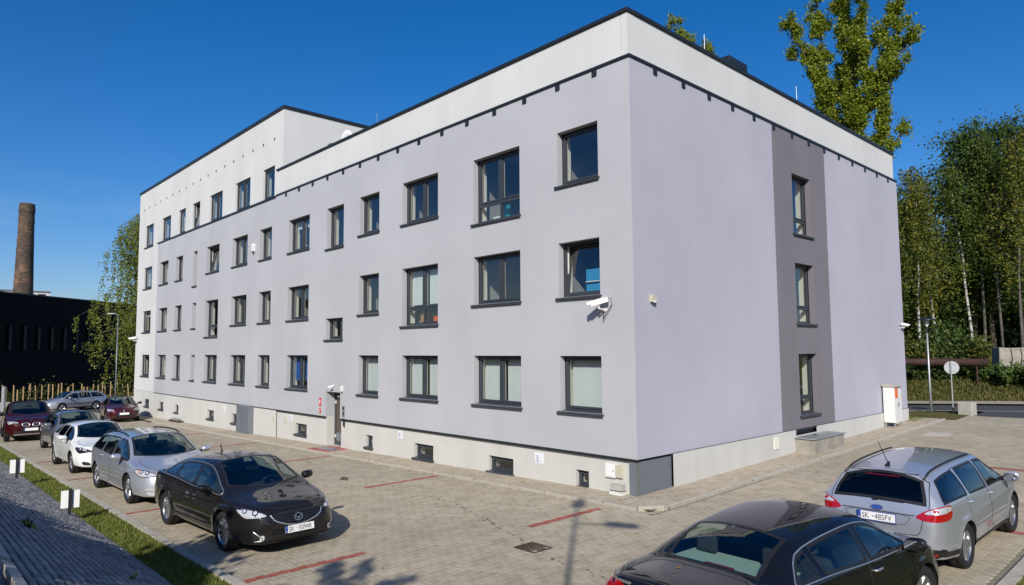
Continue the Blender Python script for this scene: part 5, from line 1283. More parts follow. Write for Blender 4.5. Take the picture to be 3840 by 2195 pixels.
    # --- wheels
    def wheels(s, spokes=10, style='thin', rimmat='alloy', steer=0.0):
        S = s.S; r, tw = S['r'], S.get('tw', .215); rr = r*S.get('rimf', .69)
        for ax, fr in ((S['wb']/2*s.sx, 1), (-S['wb']/2*s.sx, 0)):
            for sg in (1, -1):
                wr = bpy.data.objects.new('wheel', None); COL.objects.link(wr); wr.parent = s.root; wr.empty_display_size = .1
                wr.location = (ax, sg*(S['W']/2-tw/2-.022), r); wr.rotation_euler.z = steer if fr else 0
                key = (s.root.name, 'w')
                m = MB(1); prof = [(rr-.01, -tw*.42), (rr+.02, -tw*.47), (r-.03, -tw*.5), (r-.008, -tw*.42), (r, -tw*.3), (r, -tw*.02), (r-.006, 0), (r, tw*.02), (r, tw*.3), (r-.008, tw*.42), (r-.03, tw*.5), (rr+.02, tw*.47), (rr-.01, tw*.42)]
                if sg < 0: prof = [(a, -b) for a, b in prof]
                m.lathe((0, 0, 0), prof, 40, 'y'); obj('tyre', m, 'tyre', wr, True)
                m = MB(1); yo = sg*tw*.40; yi = sg*tw*.22
                m.lathe((0, 0, 0), [(rr+.004, yo), (rr-.012, yo-sg*.002), (rr-.026, yo-sg*.02), (rr-.035, -sg*tw*.4)], 40, 'y')
                m.lathe((0, 0, 0), [(0.0, yi+sg*.018), (.03, yi+sg*.018), (.065, yi+sg*.01), (.075, yi-sg*.03)], 20, 'y')
                for k in range(spokes):
                    a0 = 2*math.pi*k/spokes
                    for dd in ((-.11, .11) if style == 'twin' else (0,)):
                        w0, w1 = (.5*.032, .5*.026) if style != 'wide' else (.055, .045)
                        ca, sa = math.cos(a0), math.sin(a0); F = lambda x, y, z, ca=ca, sa=sa: (ca*x-sa*z, y, sa*x+ca*z)
                        b = len(m.v); off = dd*.14
                        P_ = [(.05, yi+sg*.012, -w0+off*.5), (.05, yi+sg*.012, w0+off*.5), (rr-.02, yo-sg*.012, w1+off*2), (rr-.02, yo-sg*.012, -w1+off*2)]
                        m.v += [F(*p) for p in P_]+[F(p[0], p[1]-sg*.035, p[2]*1.5) for p in P_]
                        m.f += [tuple(b+i for i in f) for f in ((0, 1, 2, 3), (0, 4, 5, 1), (2, 6, 7, 3), (1, 5, 6, 2), (3, 7, 4, 0))]
                obj('rim', m, rimmat, wr)
                m = MB(1); m.lathe((0, 0, 0), [(0, -sg*tw*.05), (rr*.62, -sg*tw*.05), (rr*.62, -sg*tw*.12)], 24, 'y'); obj('brake_disc', m, 'iron', wr)
                m = MB(1); m.lathe((0, 0, 0), [(0, -sg*tw*.2), (rr-.02, -sg*tw*.2)], 24, 'y'); obj('hub_shade', m, 'dark_rubber', wr)
    def rail_pts(s, x, dw=0.0, dz=0.0): return (float(x), float(s.P('rail_w', x))-dw, float(s.P('rail_z', x))+dz)
    def side_glass(s, xf, xr, pillars, up=.035, lo=.02, mat='car_glass', seal='black_plastic', chrome=None, rear_slant=.12, pw=.075):
        """windows between belt and roof rail on both sides; pillars = x of the door pillars"""
        S = s.S; sx = s.sx; xf, xr = xf*sx, xr*sx; pillars = [p*sx for p in pillars]
        xs = np.arange(xr, xf, .05); zl = s.P('belt_z', xs)+lo; zu = s.P('rail_z', xs)-up; ok = zu-zl > .045; xs, zl, zu = xs[ok], zl[ok], zu[ok]; xr, xf = xs[0], xs[-1]
        lo_f = lambda x: float(np.interp(x, xs, zl)); up_f = lambda x: float(np.interp(x, xs, zu))
        edges = [xr]+[p for p in pillars]+[xf]; s.dlo = (xr, xf, lo_f, up_f)
        for sg in (1, -1):
            if chrome:
                ol = [(x, sg*.8, lo_f(x)-.012) for x in np.linspace(xr+rear_slant*0, xf+.03, 14)]+[(x, sg*.8, up_f(x)+.012) for x in np.linspace(xf+.03, xr+rear_slant, 14)]
                s.band('window_trim', ol, (0, sg, .12), .010, .006, chrome, rounds=1, rows=2, lip=.006)
            for i in range(len(edges)-1):
                a = edges[i]+(pw/2 if i else 0); b = edges[i+1]-(pw/2 if i < len(edges)-2 else 0)
                if b-a < .08: continue
                n = max(3, int((b-a)/.08)); lo_x = np.linspace(a, b, n); sl = rear_slant if i == 0 else 0; up_x = np.linspace(b, a+sl, n)
                ol = [(x, sg*.8, lo_f(x)) for x in lo_x]+[(x, sg*.8, up_f(x)) for x in up_x]
                d = (0, sg, .12); s.cut(ol, d, .016, 1)
                wn = s.patch('side_window', ol, d, .001, mat, h=.09, rounds=1); s.band('seal', ol, d, .030, .0035, seal, wn, rounds=1)
    def screen(s, name, x_lo_c, x_lo_e, x_hi_c, x_hi_e, d, mat='car_glass', inset_w=.05, seal_w=.045, seal='black_plastic', edge='rail'):
        """windscreen or rear window: bottom arc, top arc, side edges follow the roof rails"""
        sx = s.sx; n = 7; le = np.linspace(x_lo_e, x_hi_e, n)*sx
        L = [np.array(s.rail_pts(x, inset_w)) for x in le]; Rr = [p*np.array([1, -1, 1]) for p in L]
        def arc(xc, e): 
            c = np.array([xc*sx, 0, float(s.P('top', xc*sx))]); out = []
            for t in np.linspace(-1, 1, 9)[1:-1]: f = t*t; p = c*(1-f)+np.array([e[0], 0, e[2]])*f; out.append(np.array([p[0], e[1]*t, p[2]]))
            return out
        bot = arc(x_lo_c, L[0]); top = arc(x_hi_c, L[-1])
        ol = [p for p in L]+top[::-1]+[p for p in Rr[::-1]]+bot
        s.cut(ol, d, seal_w*.55, 0, dot=.05); g = s.patch(name, ol, d, .001, mat, h=.10, rounds=0); s.band('seal', ol, d, seal_w, .003, seal, g, rounds=0); s.last_ol = ol
        return g
    def mirror_house(s, x, z, mat, d=.20, w=.11, h=.15):
        for sg in (1, -1):
            y0 = sg*(float(s.P('belt_w', x))-.01); c = Vector((x-.03, y0+sg*(d*.62), z+.03)); m = MB(1)
            nl = 8; 
            for i in range(nl+1):
                t = -1+2*i/nl; f = math.sqrt(max(0.0, 1-abs(t)**3.2))
                for k in range(14):
                    a = 2*math.pi*k/14; xx = math.cos(a); xx = xx*w*.35 if xx < 0 else xx*w*.8
                    m.v.append((c.x+xx*f+.0, c.y+sg*t*d*.52, c.z+math.sin(a)*h*.5*f+(0.01*t)))
            for i in range(nl):
                for k in range(14): m.f.append((i*14+k, i*14+(k+1) % 14, (i+1)*14+(k+1) % 14, (i+1)*14+k))
            mm = obj('wing_mirror', m, mat, s.root, True)
            obj('mirror_foot', MB(1).tube([(x, y0-sg*.02, z-.03), (x-.01, y0+sg*.08, z-.01)], [.035, .028], 8), 'black_plastic', mm)
            g = MB(1); P_ = [(c.x-w*.37, c.y+sg*a*d*.42, c.z+b*h*.36) for a, b in ((-.95, -.8), (.7, -.9), (1, -.3), (.95, .6), (.5, .95), (-.8, .9), (-1, .2))]; g.q(*P_)
            obj('mirror_glass', g, 'mirror', mm)
    def plate(s, text, c, right, up, w_=.52, h_=.114, star=True, band=None):
        c, r, u = Vector(c), Vector(right).normalized(), Vector(up).normalized(); n = r.cross(u).normalized()
        F = lambda x, y, z: tuple(c+r*x+u*y+n*z)
        p = obj('number_plate', MB(1).prism([(-w_/2, -h_/2), (w_/2, -h_/2), (w_/2, h_/2), (-w_/2, h_/2)], -.006, .004, F), 'white_paint', s.root)
        obj('plate_frame', MB(1).prism([(-w_/2-.01, -h_/2-.012), (w_/2+.01, -h_/2-.012), (w_/2+.01, h_/2+.01), (-w_/2-.01, h_/2+.01)], -.012, .0, F), 'black_plastic' if not band else 'ink_blue', p)
        obj('blue_band', MB(1).prism([(-w_/2, -h_/2), (-w_/2+.045, -h_/2), (-w_/2+.045, h_/2), (-w_/2, h_/2)], .004, .0055, F), 'ink_blue', p)
        def word(tx, x0, size, z, mat, nm='lettering', wide=1.0):
            cu = bpy.data.curves.new('t', 'FONT'); cu.body = tx; cu.size = size; cu.extrude = .0008; tmp = bpy.data.objects.new('t', cu); me = bpy.data.meshes.new_from_object(tmp); bpy.data.objects.remove(tmp)
            me.transform(Matrix.Diagonal((wide, 1, 1, 1))); me.transform(Matrix(((r.x, u.x, n.x, 0), (r.y, u.y, n.y, 0), (r.z, u.z, n.z, 0), (0, 0, 0, 1))))
            q = c+r*x0+u*z+n*.005; me.transform(Matrix.Translation(q)); obj(nm, me, mat, p)
        if not text: return p
        a, b = text.split(' ')
        word(a, -w_/2+.058, h_*.98, -h_*.345, 'ink', wide=.82); word(b, -w_/2+.238, h_*.98, -h_*.345, 'ink', wide=.82); word('PL', -w_/2+.008, h_*.26, -h_*.42, 'white_paint')
        if star: obj('hologram', MB(1).prism([(-w_/2+.217+.012*math.cos(k*.785), .012*math.sin(k*.785)) for k in range(8)], .0045, .006, F), 'galvanised', p)
        return p
    def emblem(s, kind, c, right, up, k=.06, name='badge'):
        c, r, u = Vector(c), Vector(right).normalized(), Vector(up).normalized(); n = r.cross(u).normalized(); F = lambda x, y, z: tuple(c+r*x*k+u*y*k+n*z)
        def loop(a, b, w_, mat, par=None, nm='badge'):
            m = MB(1); q = 28
            for i in range(q):
                t = 2*math.pi*i/q
                for sc_ in (1, 1-w_):
                    for z in (0, .006): m.v.append(F(a*sc_*math.cos(t), b*sc_*math.sin(t), z))
            for i in range(q):
                j = (i+1) % q; A = 4*i; Bq = 4*j; m.f += [(A+1, Bq+1, Bq+3, A+3), (A, Bq, Bq+1, A+1), (A+2, A+3, Bq+3, Bq+2)]
            return obj(nm, m, mat, par or s.root)
        if kind == 'wing':
            b = loop(1.2, 1, .16, 'chrome'); obj('wing', MB(1).prism([(-.98, .35), (-.5, .25), (0, -.35), (.5, .25), (.98, .35), (.5, .02), (.12, -.62), (-.12, -.62), (-.5, .02)], 0, .005, F), 'chrome', b)
        elif kind == 'oval':
            b = loop(1.5, .6, .14, 'chrome'); obj('field', MB(1).prism([(1.3*math.cos(i*.3), .5*math.sin(i*.3)) for i in range(21)], 0, .004, F), 'ink_blue', b)
        elif kind == 'bars':
            b = loop(1.15, .95, .14, 'chrome'); obj('bars', MB(1).prism([(-.62, -.62), (-.38, -.62), (-.34, -.12), (.34, -.12), (.38, -.62), (.62, -.62), (.78, .62), (.52, .62), (.42, .12), (-.42, .12), (-.52, .62), (-.78, .62)], 0, .005, F), 'chrome', b)
        elif kind == 'star':
            b = loop(1, 1, .12, 'chrome'); P_ = []
            for i in range(6):
                a = math.pi/2+i*math.pi/3; q = .95 if i % 2 == 0 else .14; P_.append((q*math.cos(a), q*math.sin(a)))
            obj('star', MB(1).prism(P_, 0, .005, F), 'chrome', b)
        elif kind == 'diamond':
            obj('badge', MB(1).prism([(0, 1.2), (.7, 0), (0, -1.2), (-.7, 0)], 0, .006, F), 'chrome', s.root)
        elif kind == 'roundel':
            b = loop(1, 1, .2, 'black_plastic'); obj('field', MB(1).prism([(.8*math.cos(i*.3), .8*math.sin(i*.3)) for i in range(21)], 0, .004, F), 'ink_blue', b)
    def cabin(s, xw, xs_, left=True, shelf=None, light=False):
        """floor, dashboard, steering wheel and seats"""
        S = s.S; sx = s.sx; m = MB(1); wb_ = S['W']/2-.16; x0, x1 = xs_[1]*sx-.45, xw*sx
        m.box(x0, x1, -wb_, wb_, .24, .30); c = obj('interior', m, 'black_plastic', s.root)
        obj('side_lining', MB(1).box(x0, x1-.2, wb_-.02, wb_+.02, .3, .82).box(x0, x1-.2, -wb_-.02, -wb_+.02, .3, .82), 'black_plastic', c)
        obj('dashboard', MB(1).prism([(x1-.62, .62), (x1-.58, .84), (x1-.40, .91), (x1+.02, .885), (x1+.1, .6)], -wb_+.03, wb_-.03, lambda a, b, y: (a, y, b)), 'black_plastic', c, bevel=.02)
        obj('steering_wheel', MB(1).tube([(x1-.72+.06*math.sin(t), .36+.185*math.cos(t), .86+.17*math.sin(t)) for t in np.linspace(0, 2*math.pi, 20)], .014, 6), 'black_plastic', c, True)
        mt = 'seat_fabric'
        for x, ys in ((xs_[0]*sx, (.36, -.36)), (xs_[1]*sx, (.4, -.4))):
            for y in ys:
                p = [(x-.28, .30), (x+.30, .30), (x+.30, .46), (x-.14, .44), (x-.30, .86), (x-.40, 1.02), (x-.48, .98), (x-.38, .6)]
                st_ = obj('seat', MB(1).prism(p, y-.25, y+.25, lambda a, b, q: (a, q, b)), mt, c, bevel=.04)
                obj('headrest', MB(1).box(x-.50, x-.41, y-.12, y+.12, 1.03, 1.21), mt, c, bevel=.03)
        if shelf:
            a, b, z = shelf; obj('parcel_shelf', MB(1).box(a*sx, b*sx, -.62, .62, z-.03, z), 'shelf_fabric' if light else 'black_plastic', c, bevel=.01)
        obj('inner_mirror', MB(1).box(s.S['mirror_x']*sx, s.S['mirror_x']*sx+.03, -.12, .12, s.S['mirror_zi'], s.S['mirror_zi']+.06), 'black_plastic', c, bevel=.01)
        return c
    def underbody(s):
        S = s.S; xr, xf = S['top'][0][0]*s.sx, S['top'][-1][0]*s.sx
        obj('underbody', MB(1).box(xr+.35, xf-.35, -S['W']/2+.28, S['W']/2-.28, .20, .26), 'black_plastic', s.root)
    def doors(s, xs_, zl=.30):
        """xs_ = front edge, pillar, rear edge (4 doors)"""
        sx = s.sx; R_ = s.S['arch']; r = s.S['r']; ids = []
        for sg in (1, -1):
            for i in range(len(xs_)-1):
                a, b = xs_[i]*sx, xs_[i+1]*sx
                up = [(x, sg*.8, float(s.P('rail_z', x))-.022) for x in np.linspace(b+.0, a, 10)]
                ol = [(a, sg*.8, zl)]
                if i == len(xs_)-2:
                    ax = -s.S['wb']/2*sx; st_ = ax+math.sqrt(max(.01, (R_+.05)**2-(zl-r)**2)); ol += [(st_, sg*.8, zl)]
                    for q in np.linspace(.15, 1.2, 5):
                        px, pz = ax+(R_+.05)*math.cos(q), r+(R_+.05)*math.sin(q)
                        if px > b and pz > zl: ol.append((px, sg*.8, pz))
                    ol.append((b, sg*.8, r+R_+.06))
                else: ol.append((b, sg*.8, zl))
                bz = float(s.P('belt_z', b)); ol.append((b-.0, sg*.8, bz)); ol += up
                # the front edge leans with the screen pillar
                ol = [p for p in ol]; d = (0, sg, .12); g = s.panel('door', ol, d, .05); ids.append((g, ol, d, sg, a, b))
        return ids
    def door_finish(s, ids, parts, mat, handle_z=.02, handle='chrome'):
        for g, ol, d, sg, a, b in ids:
            dr = parts.get(g)
            if dr is None: continue
            s.band('door_seam', ol, d, .009, .0012, 'dark_rubber', dr, rounds=1, rows=1)
            x = b+.16; z = float(s.P('belt_z', x))-.085+handle_z; y = float(s.P('belt_w', x))
            q = s.cast(s.to2([(x, sg*.8, z)], s.frame((0, sg, 0)))[0], s.frame((0, sg, 0)), .0); y = abs(q.y) if q else y
            m = MB(1); m.tube([(x-.09, sg*(y-.005), z), (x-.075, sg*(y+.028), z+.004), (x+.06, sg*(y+.03), z+.004), (x+.085, sg*(y-.005), z)], [.012, .013, .013, .012], 8)
            obj('door_handle', m, handle, dr, True)
def spec(L, W, H, wb, fo, cowl, header, rroof, rbase, deck, kind='sedan', cowl_z=1.0, nose=.60, belt=.93, r=.325, belt_rise=.05, roofw=.60, **kw):
    xf = wb/2+fo; xr = xf-L; w = W/2; k = w/.8975
    if kind == 'sedan':
        rt = [(xr, .70), (xr+.03, deck-.13), (xr+.08, deck-.03), (xr+.2, deck+.0), (rbase, deck+.035), (rbase*.5+rroof*.5, (deck+H)/2+.02), (rroof, H-.065)]
    else:
        rt = [(xr, .62), (xr+.02, .80), (xr+.05, .90), (rbase, deck), (rbase*.6+rroof*.4, deck+(H-deck)*.43), (rbase*.2+rroof*.8, H-.135), (rroof, H-.075), (rroof+.12, H-.055)]
    top = rt+[(rroof+.6, H-.012), ((rroof+header)/2+.3, H), (header, H-.025), (header+(cowl-header)*.35, H-.025-(H-cowl_z)*.27), (header+(cowl-header)*.7, cowl_z+(H-cowl_z)*.30), (cowl, cowl_z), (cowl+.17, cowl_z-.05), (cowl+.45, cowl_z-.105), (xf-.25, nose+.21), (xf-.10, nose+.125), (xf-.035, nose+.06), (xf, nose-.03)]
    drop = [(xr, .02), (xr+.1, .04), (rbase, .045), (rroof, .075), (0, .065), (header, .065), (header+.3, .07), (cowl-.25, .07), (cowl, .055), (cowl+.3, .05), (xf-.3, .04), (xf, .02)]
    rail_z = [(x, z-float(pchip(*zip(*drop), x))) for x, z in top]
    # A-pillar sits behind the screen centre
    rail_w = [(xr, .42*k), (xr+.05, (.60 if kind == 'sedan' else .66)*k), (rbase, (.60 if kind == 'sedan' else .67)*k), (rroof, (roofw-.03)*k), (0, roofw*k), (header, (roofw-.005)*k), (header+.35, (roofw+.035)*k), (cowl-.08, .72*k), (cowl+.25, .70*k), (cowl+.5, .66*k), (xf-.22, .57*k), (xf-.1, .49*k), (xf, .33*k)]
    belt_z = [(xr, .60), (xr+.03, .74), (xr+.08, min(deck-.12, .87)), (rbase, min(belt+belt_rise, deck-.05)), (rroof, belt+belt_rise*.7), (0, belt), (cowl-.2, belt-.03), (cowl+.25, cowl_z-.15), (cowl+.55, cowl_z-.23), (xf-.2, nose+.08), (xf-.06, nose+.0), (xf, nose-.07)]
    rw = 0 if kind == 'sedan' else .035
    belt_w = [(xr, .52*k), (xr+.04, (.68+rw)*k), (xr+.12, (.75+rw)*k), (xr+.35, (.80+rw*.7)*k), (xr+.8, (.835+rw*.3)*k), (0, .855*k), (cowl-.1, .845*k), (cowl+.4, .82*k), (xf-.4, .755*k), (xf-.18, .67*k), (xf-.05, .55*k), (xf, .42*k)]
    mid_w = [(xr, .60*k), (xr+.03, .69*k), (xr+.1, .76*k), (xr+.25, .825*k), (xr+.7, .885*k), (xr+1.1, w), (xf-1.0, w), (xf-.55, .87*k), (xf-.28, .79*k), (xf-.13, .69*k), (xf-.04, .57*k), (xf, .46*k)]
    c = kw.get('clear', 0)
    sill_z = [(xr, .40+c), (xr+.04, .32+c), (xr+.2, .26+c), (xr+.9, .20+c), (xf-.9, .20+c), (xf-.2, .20+c), (xf-.06, .205+c), (xf, .27+c)]
    sill_w = [(xr, .52*k), (xr+.08, .68*k), (xr+.35, .78*k), (xr+1, .825*k), (xf-1, .825*k), (xf-.35, .76*k), (xf-.14, .66*k), (xf-.04, .53*k), (xf, .42*k)]
    S = dict(L=L, W=W, H=H, wb=wb, r=r, arch=r+.042, top=top, rail_z=rail_z, rail_w=rail_w, belt_z=belt_z, belt_w=belt_w, mid_w=mid_w, mid_z=[(xr, .52+c), (0, .60+c), (xf, .45+c)], sill_z=sill_z, sill_w=sill_w,
             cowl=cowl, header=header, rroof=rroof, rbase=rbase, xf=xf, xr=xr, mirror_x=header+.25, mirror_zi=H-.26, deck=deck)
    S.update(kw); return S
def place(xu, yu, rz):
    z = gz(xu, yu); e = .5; gxs, gys = (gz(xu+e, yu)-gz(xu-e, yu))/(2*e), (gz(xu, yu+e)-gz(xu, yu-e))/(2*e); c, s_ = math.cos(rz), math.sin(rz)
    return (xu*U, yu*U, z*U, (-gxs*s_+gys*c), -(gxs*c+gys*s_))
def base_car(name, label, S, xu, yu, rz, mat, spokes=10, style='thin', glass='car_glass', pillars=(-.02, -.95), xq=None, chrome=None, doors=None, cabin=True, shelf=None, light=False, rear_glass=True, wheel_mat='alloy', mirrors=True, handle=None, steer=0):
    c = Car(name, label, S, place(xu, yu, rz), rz); c.mat = mat
    H, cw, hd = S['H'], S['cowl'], S['header']
    th = math.atan2(H-.05-S.get('cowl_zz', 1.0), cw-hd); dW = (math.sin(th), 0, math.cos(th))
    c.side_glass(cw-.12, xq if xq else S['rroof']-.45, list(pillars)[::-1], mat=glass, chrome=chrome, rear_slant=S.get('slant', .14))
    c.ws = c.screen('windscreen', cw+.02, cw-.20, hd+.03, hd+.06, dW, 'car_glass', .035)
    if rear_glass:
        th = math.atan2(S['H']-.07-S['deck'], S['rroof']-S['rbase']); dR = (-math.sin(th), 0, math.cos(th))
        c.rw = c.screen('rear_window', S['rbase']+.01, S['rbase']+S.get('rw_e', .05), S['rroof']-S.get('rw_t', .03), S['rroof']-S.get('rw_te', .06), dR, S.get('rglass', glass), S.get('rw_in', .045))
    c.arches(); c.underbody()
    ids = c.doors(doors or (cw-.22, -.05, S['rroof']+.15 if S['rroof'] < -.9 else -1.05))
    return c, ids
def finish(c, ids, mat, handle=None):
    parts = c.emit(mat); c.parts = parts; c.door_finish(ids, parts, mat, handle=handle or mat); return parts
def bonnet(c, mat=None):
    S = c.S; sx = c.sx; cw, xf = S['cowl'], S['xf']
    ol = [(cw*sx+.06, .0, 1), (cw*sx-.04, .66, 1), ((cw+.3)*sx, .70, 1), ((xf-.40)*sx, .62, 1), ((xf-.2)*sx, .50, 1), ((xf-.12)*sx, .25, 1), ((xf-.10)*sx, 0, 1)]
    ol = ol+[(x, -y, z) for x, y, z in ol[::-1][1:-1]]
    g = c.panel('bonnet', ol, (0, 0, 1), .3); c.bon = (g, ol); return g
def bonnet_seam(c):
    g, ol = c.bon; p = c.parts.get(g)
    if p: c.band('bonnet_seam', ol, (0, 0, 1), .010, .0012, 'dark_rubber', p, rounds=1, rows=1)
def tint_front(c, S, z=(.22, .36), w=.55, mat='black_plastic', name='lower_grille'):
    return c.patch(name, [(0, -w, z[0]), (0, w, z[0]), (0, w*1.08, z[1]), (0, -w*1.08, z[1])], (1, 0, 0), .004, mat, rounds=2)
def pt(c, x, y, z): return (x*c.sx, y, z)
def lights_front(c, inner, outer, z0, z1, z2, d=(.80, .52, .22), mat='lens_clear', lamps=((.28, .036), (.62, .046)), trim='lens_dark'):
    """wedge headlamp: inner end (x,y), outer end (x,y) on the left, heights"""
    xf = c.S['xf']
    for sg in (1, -1):
        P_ = [(xf-inner[0], inner[1]*sg, z0), (xf-inner[0]-.03, inner[1]*sg+sg*.015, z0+.055), (xf-(inner[0]+outer[0])/2-.1, (inner[1]+outer[1])/2*sg, z1+.01), (xf-outer[0], outer[1]*sg, z2), (xf-outer[0]+.06, outer[1]*sg+sg*.02, z2-.06), (xf-outer[0]*.55, outer[1]*.97*sg, z1-.115), (xf-(inner[0]+outer[0])/2*.75, (inner[1]+outer[1])/2*sg, z0-.03)]
        P_ = [pt(c, *p) for p in P_]; dd = (d[0], d[1]*sg, d[2])
        h = c.patch('headlight', P_, dd, .004, mat, rounds=1); c.band('lamp_surround', P_, dd, .014, .006, trim, h, rounds=1)
        a, b = np.array(P_[0])*.5+np.array(P_[1])*.5, np.array(P_[3])*.4+np.array(P_[4])*.6
        for f, r_ in lamps:
            fr = c.frame(dd); m2 = c.to2([a*(1-f)+b*f+np.array([0, 0, .005])], fr)[0]; circ = [m2+np.array([r_*math.cos(t), r_*math.sin(t)]) for t in np.linspace(0, 6.283, 16)[:-1]]
            l = c.patch('lamp', None, dd, .0065, 'lens_dark', h, two=circ, rounds=0, h=.03); circ2 = [m2+np.array([r_*.62*math.cos(t), r_*.62*math.sin(t)]) for t in np.linspace(0, 6.283, 14)[:-1]]
            c.patch('lamp', None, dd, .009, 'reflector', h, two=circ2, rounds=0, h=.03)

# ---- 1 near black-brown saloon with five-point grille
S = spec(4.735, 1.795, 1.44, 2.725, .965, 1.28, .34, -1.02, -1.93, 1.03, 'sedan', cowl_z=.985, nose=.60, sx=1.05, res=.028, slant=.34, rw_te=.02, r=.33, belt=.915, belt_rise=.075)
c, ids = base_car('parked_car', 'black brown saloon with winged badge, nearest in the left row', S, -4.55, -7.98, R(1.5), 'paint_black_brown', xq=-1.66, pillars=(.02, -.98), chrome='chrome')
bonnet(c); c.wheels(10, 'thin', steer=R(2)); finish(c, ids, 'paint_black_brown'); bonnet_seam(c); c.cabin(1.25, (.12, -.85), shelf=(-1.75, -1.2, 1.0))
lights_front(c, (.115, .46), (.60, .80), .62, .725, .775, lamps=((.36, .05), (.70, .042)))
X = S['xf']
gp_ = [(X, -.46, .665), (X, -.40, .56), (X, -.2, .49), (X, 0, .455), (X, .2, .49), (X, .40, .56), (X, .46, .665), (X, .2, .70), (X, -.2, .70)]; gp_ = [pt(c, *p) for p in gp_]
g = c.patch('grille', gp_, (1, 0, .1), .003, 'black_plastic', rounds=1)
c.band('grille_trim', gp_[:7], (1, 0, .1), .020, .012, 'chrome', g, closed=False, rounds=1, lip=.010)
for k in range(4):
    zz = .52+k*.042; hw = (.25, .36, .41, .43)[k]; c.band('grille_bar', [pt(c, X, -hw, zz), pt(c, X, 0, zz-.006), pt(c, X, hw, zz)], (1, 0, .1), .010, .009, 'dark_glass', g, closed=False, rounds=0, rows=1)
c.patch('lower_grille', [pt(c, X, *p) for p in ((-.62, .26), (.62, .26), (.56, .36), (-.56, .36))], (1, 0, 0), .003, 'black_plastic')
c.band('bumper_line', [pt(c, X, -.78, .235), pt(c, X, 0, .225), pt(c, X, .78, .235)], (1, 0, 0), .03, .008, 'black_plastic', closed=False, rounds=0)
for sg in (1, -1):
    P_ = [pt(c, X-.08, sg*y, z) for y, z in ((.52, .28), (.72, .27), (.77, .40), (.74, .43), (.52, .36))]; d = (.86, .5*sg, .05)
    f = c.patch('fog_lamp', P_, d, .005, 'black_plastic', rounds=1); c.band('fog_trim', [P_[3], P_[0], P_[1]], d, .018, .012, 'chrome', f, closed=False, rounds=1, lip=.008)
    c.patch('lamp', [pt(c, X-.07, sg*y, z) for y, z in ((.545, .285), (.625, .28), (.625, .36), (.545, .365))], d, .011, 'reflector', f, rounds=1, h=.03)
fr = c.frame((1, 0, 0)); q = c.cast((0, .40), fr, .02)
q = c.cast(c.to2([(X, 0, .405)], fr)[0], fr, .016); c.plate('SK 5094R', (q.x+.006, .015, .405), (0, 1, 0), (-.10, 0, 1))
q = c.cast(c.to2([(X, 0, .585)], fr)[0], fr, .02); c.emblem('wing', (q.x+.004, 0, .585), (0, 1, 0), (-.22, 0, 1), .062)
c.mirror_house(.86*1.05, .97, 'paint_black_brown', .23, .12, .15)
obj('sticker', MB(1).box(1.12, 1.18, -.55, -.43, .985, .99), 'teal', c.root)
a = S['rroof']*1.05+.22; zr_ = float(c.P('top', a)); obj('aerial', MB(1).tube([(a, 0, zr_-.01), (a, 0, zr_+.05)], [.035, .012], 8).tube([(a, 0, zr_+.04), (a-.05, 0, zr_+.11), (a-.06, 0, zr_+.14)], [.012, .016, .01], 8), 'black_plastic', c.root)
for sg in (1, -1): c.patch('tail_light', [pt(c, S['xr']+d_, sg*y, z) for d_, y, z in ((.02, .45, .80), (.05, .70, .80), (.32, .83, .84), (.34, .80, .94), (.1, .62, .93), (.03, .48, .90))], (-.75, .65*sg, .1), .004, 'lens_red')

# ---- 2 silver estate with roof rails in the left row
S = spec(4.83, 1.886, 1.50, 2.85, .97, 1.32, .33, -2.02, -2.34, 1.02, 'wagon', cowl_z=1.01, nose=.62, sx=1.05, res=.034, slant=.25, r=.34, belt=.94, belt_rise=.07)
c, ids = base_car('parked_car', 'silver estate car with roof rails, second in the left row', S, -11.0, -7.96, R(.5), 'paint_silver_blue', xq=-2.35, pillars=(-.05, -1.02), doors=(1.10, -.05, -1.15))
bonnet(c); c.wheels(5, 'twin'); finish(c, ids, 'paint_silver_blue'); bonnet_seam(c); c.cabin(1.28, (.1, -.9))
lights_front(c, (.12, .50), (.70, .84), .655, .765, .80, lamps=((.40, .05), (.66, .045)))
X = S['xf']
for sg in (1, -1):
    c.patch('indicator', [pt(c, X-.5, sg*y, z) for y, z in ((.77, .735), (.84, .745), (.84, .79), (.78, .79))], (.7, .65*sg, .2), .0065, 'lens_amber', rounds=1)
    P_ = [pt(c, X-.1, sg*y, z) for y, z in ((.48, .36), (.80, .385), (.82, .43), (.48, .405))]; d = (.86, .5*sg, .05); c.patch('running_light', P_, d, .006, 'reflector', rounds=1)
    P_ = [pt(c, X-.1, sg*y, z) for y, z in ((.52, .25), (.72, .26), (.80, .35), (.52, .33))]; c.patch('fog_lamp', P_, d, .006, 'lens_clear', rounds=1)
    pts = [(x, sg*(float(c.P('rail_w', x))-.035), float(c.P('rail_z', x))+.055) for x in np.linspace(-2.0*1.05, .2, 9)]; pts[0] = (*pts[0][:2], pts[0][2]-.04); pts[-1] = (*pts[-1][:2], pts[-1][2]-.04)
    obj('roof_rail', MB(1).tube(pts, .019, 8), 'black_plastic', c.root, True)
gr = c.patch('grille', [pt(c, X, *p) for p in ((-.42, .27), (.42, .27), (.50, .47), (-.50, .47))], (1, 0, 0), .004, 'black_plastic'); c.patch('grille', [pt(c, X, *p) for p in ((-.36, .60), (.36, .60), (.40, .66), (-.40, .66))], (1, 0, .2), .004, 'black_plastic')
fr = c.frame((1, 0, 0)); q = c.cast(c.to2([(X, 0, .53)], fr)[0], fr, .016); c.plate('', (q.x+.006, 0, .53), (0, 1, 0), (-.08, 0, 1))
c.mirror_house(.90*1.05, 1.0, 'paint_silver_blue', .25, .12, .16); obj('sticker', MB(1).box(1.2, 1.26, -.6, -.48, 1.0, 1.005), 'teal', c.root)

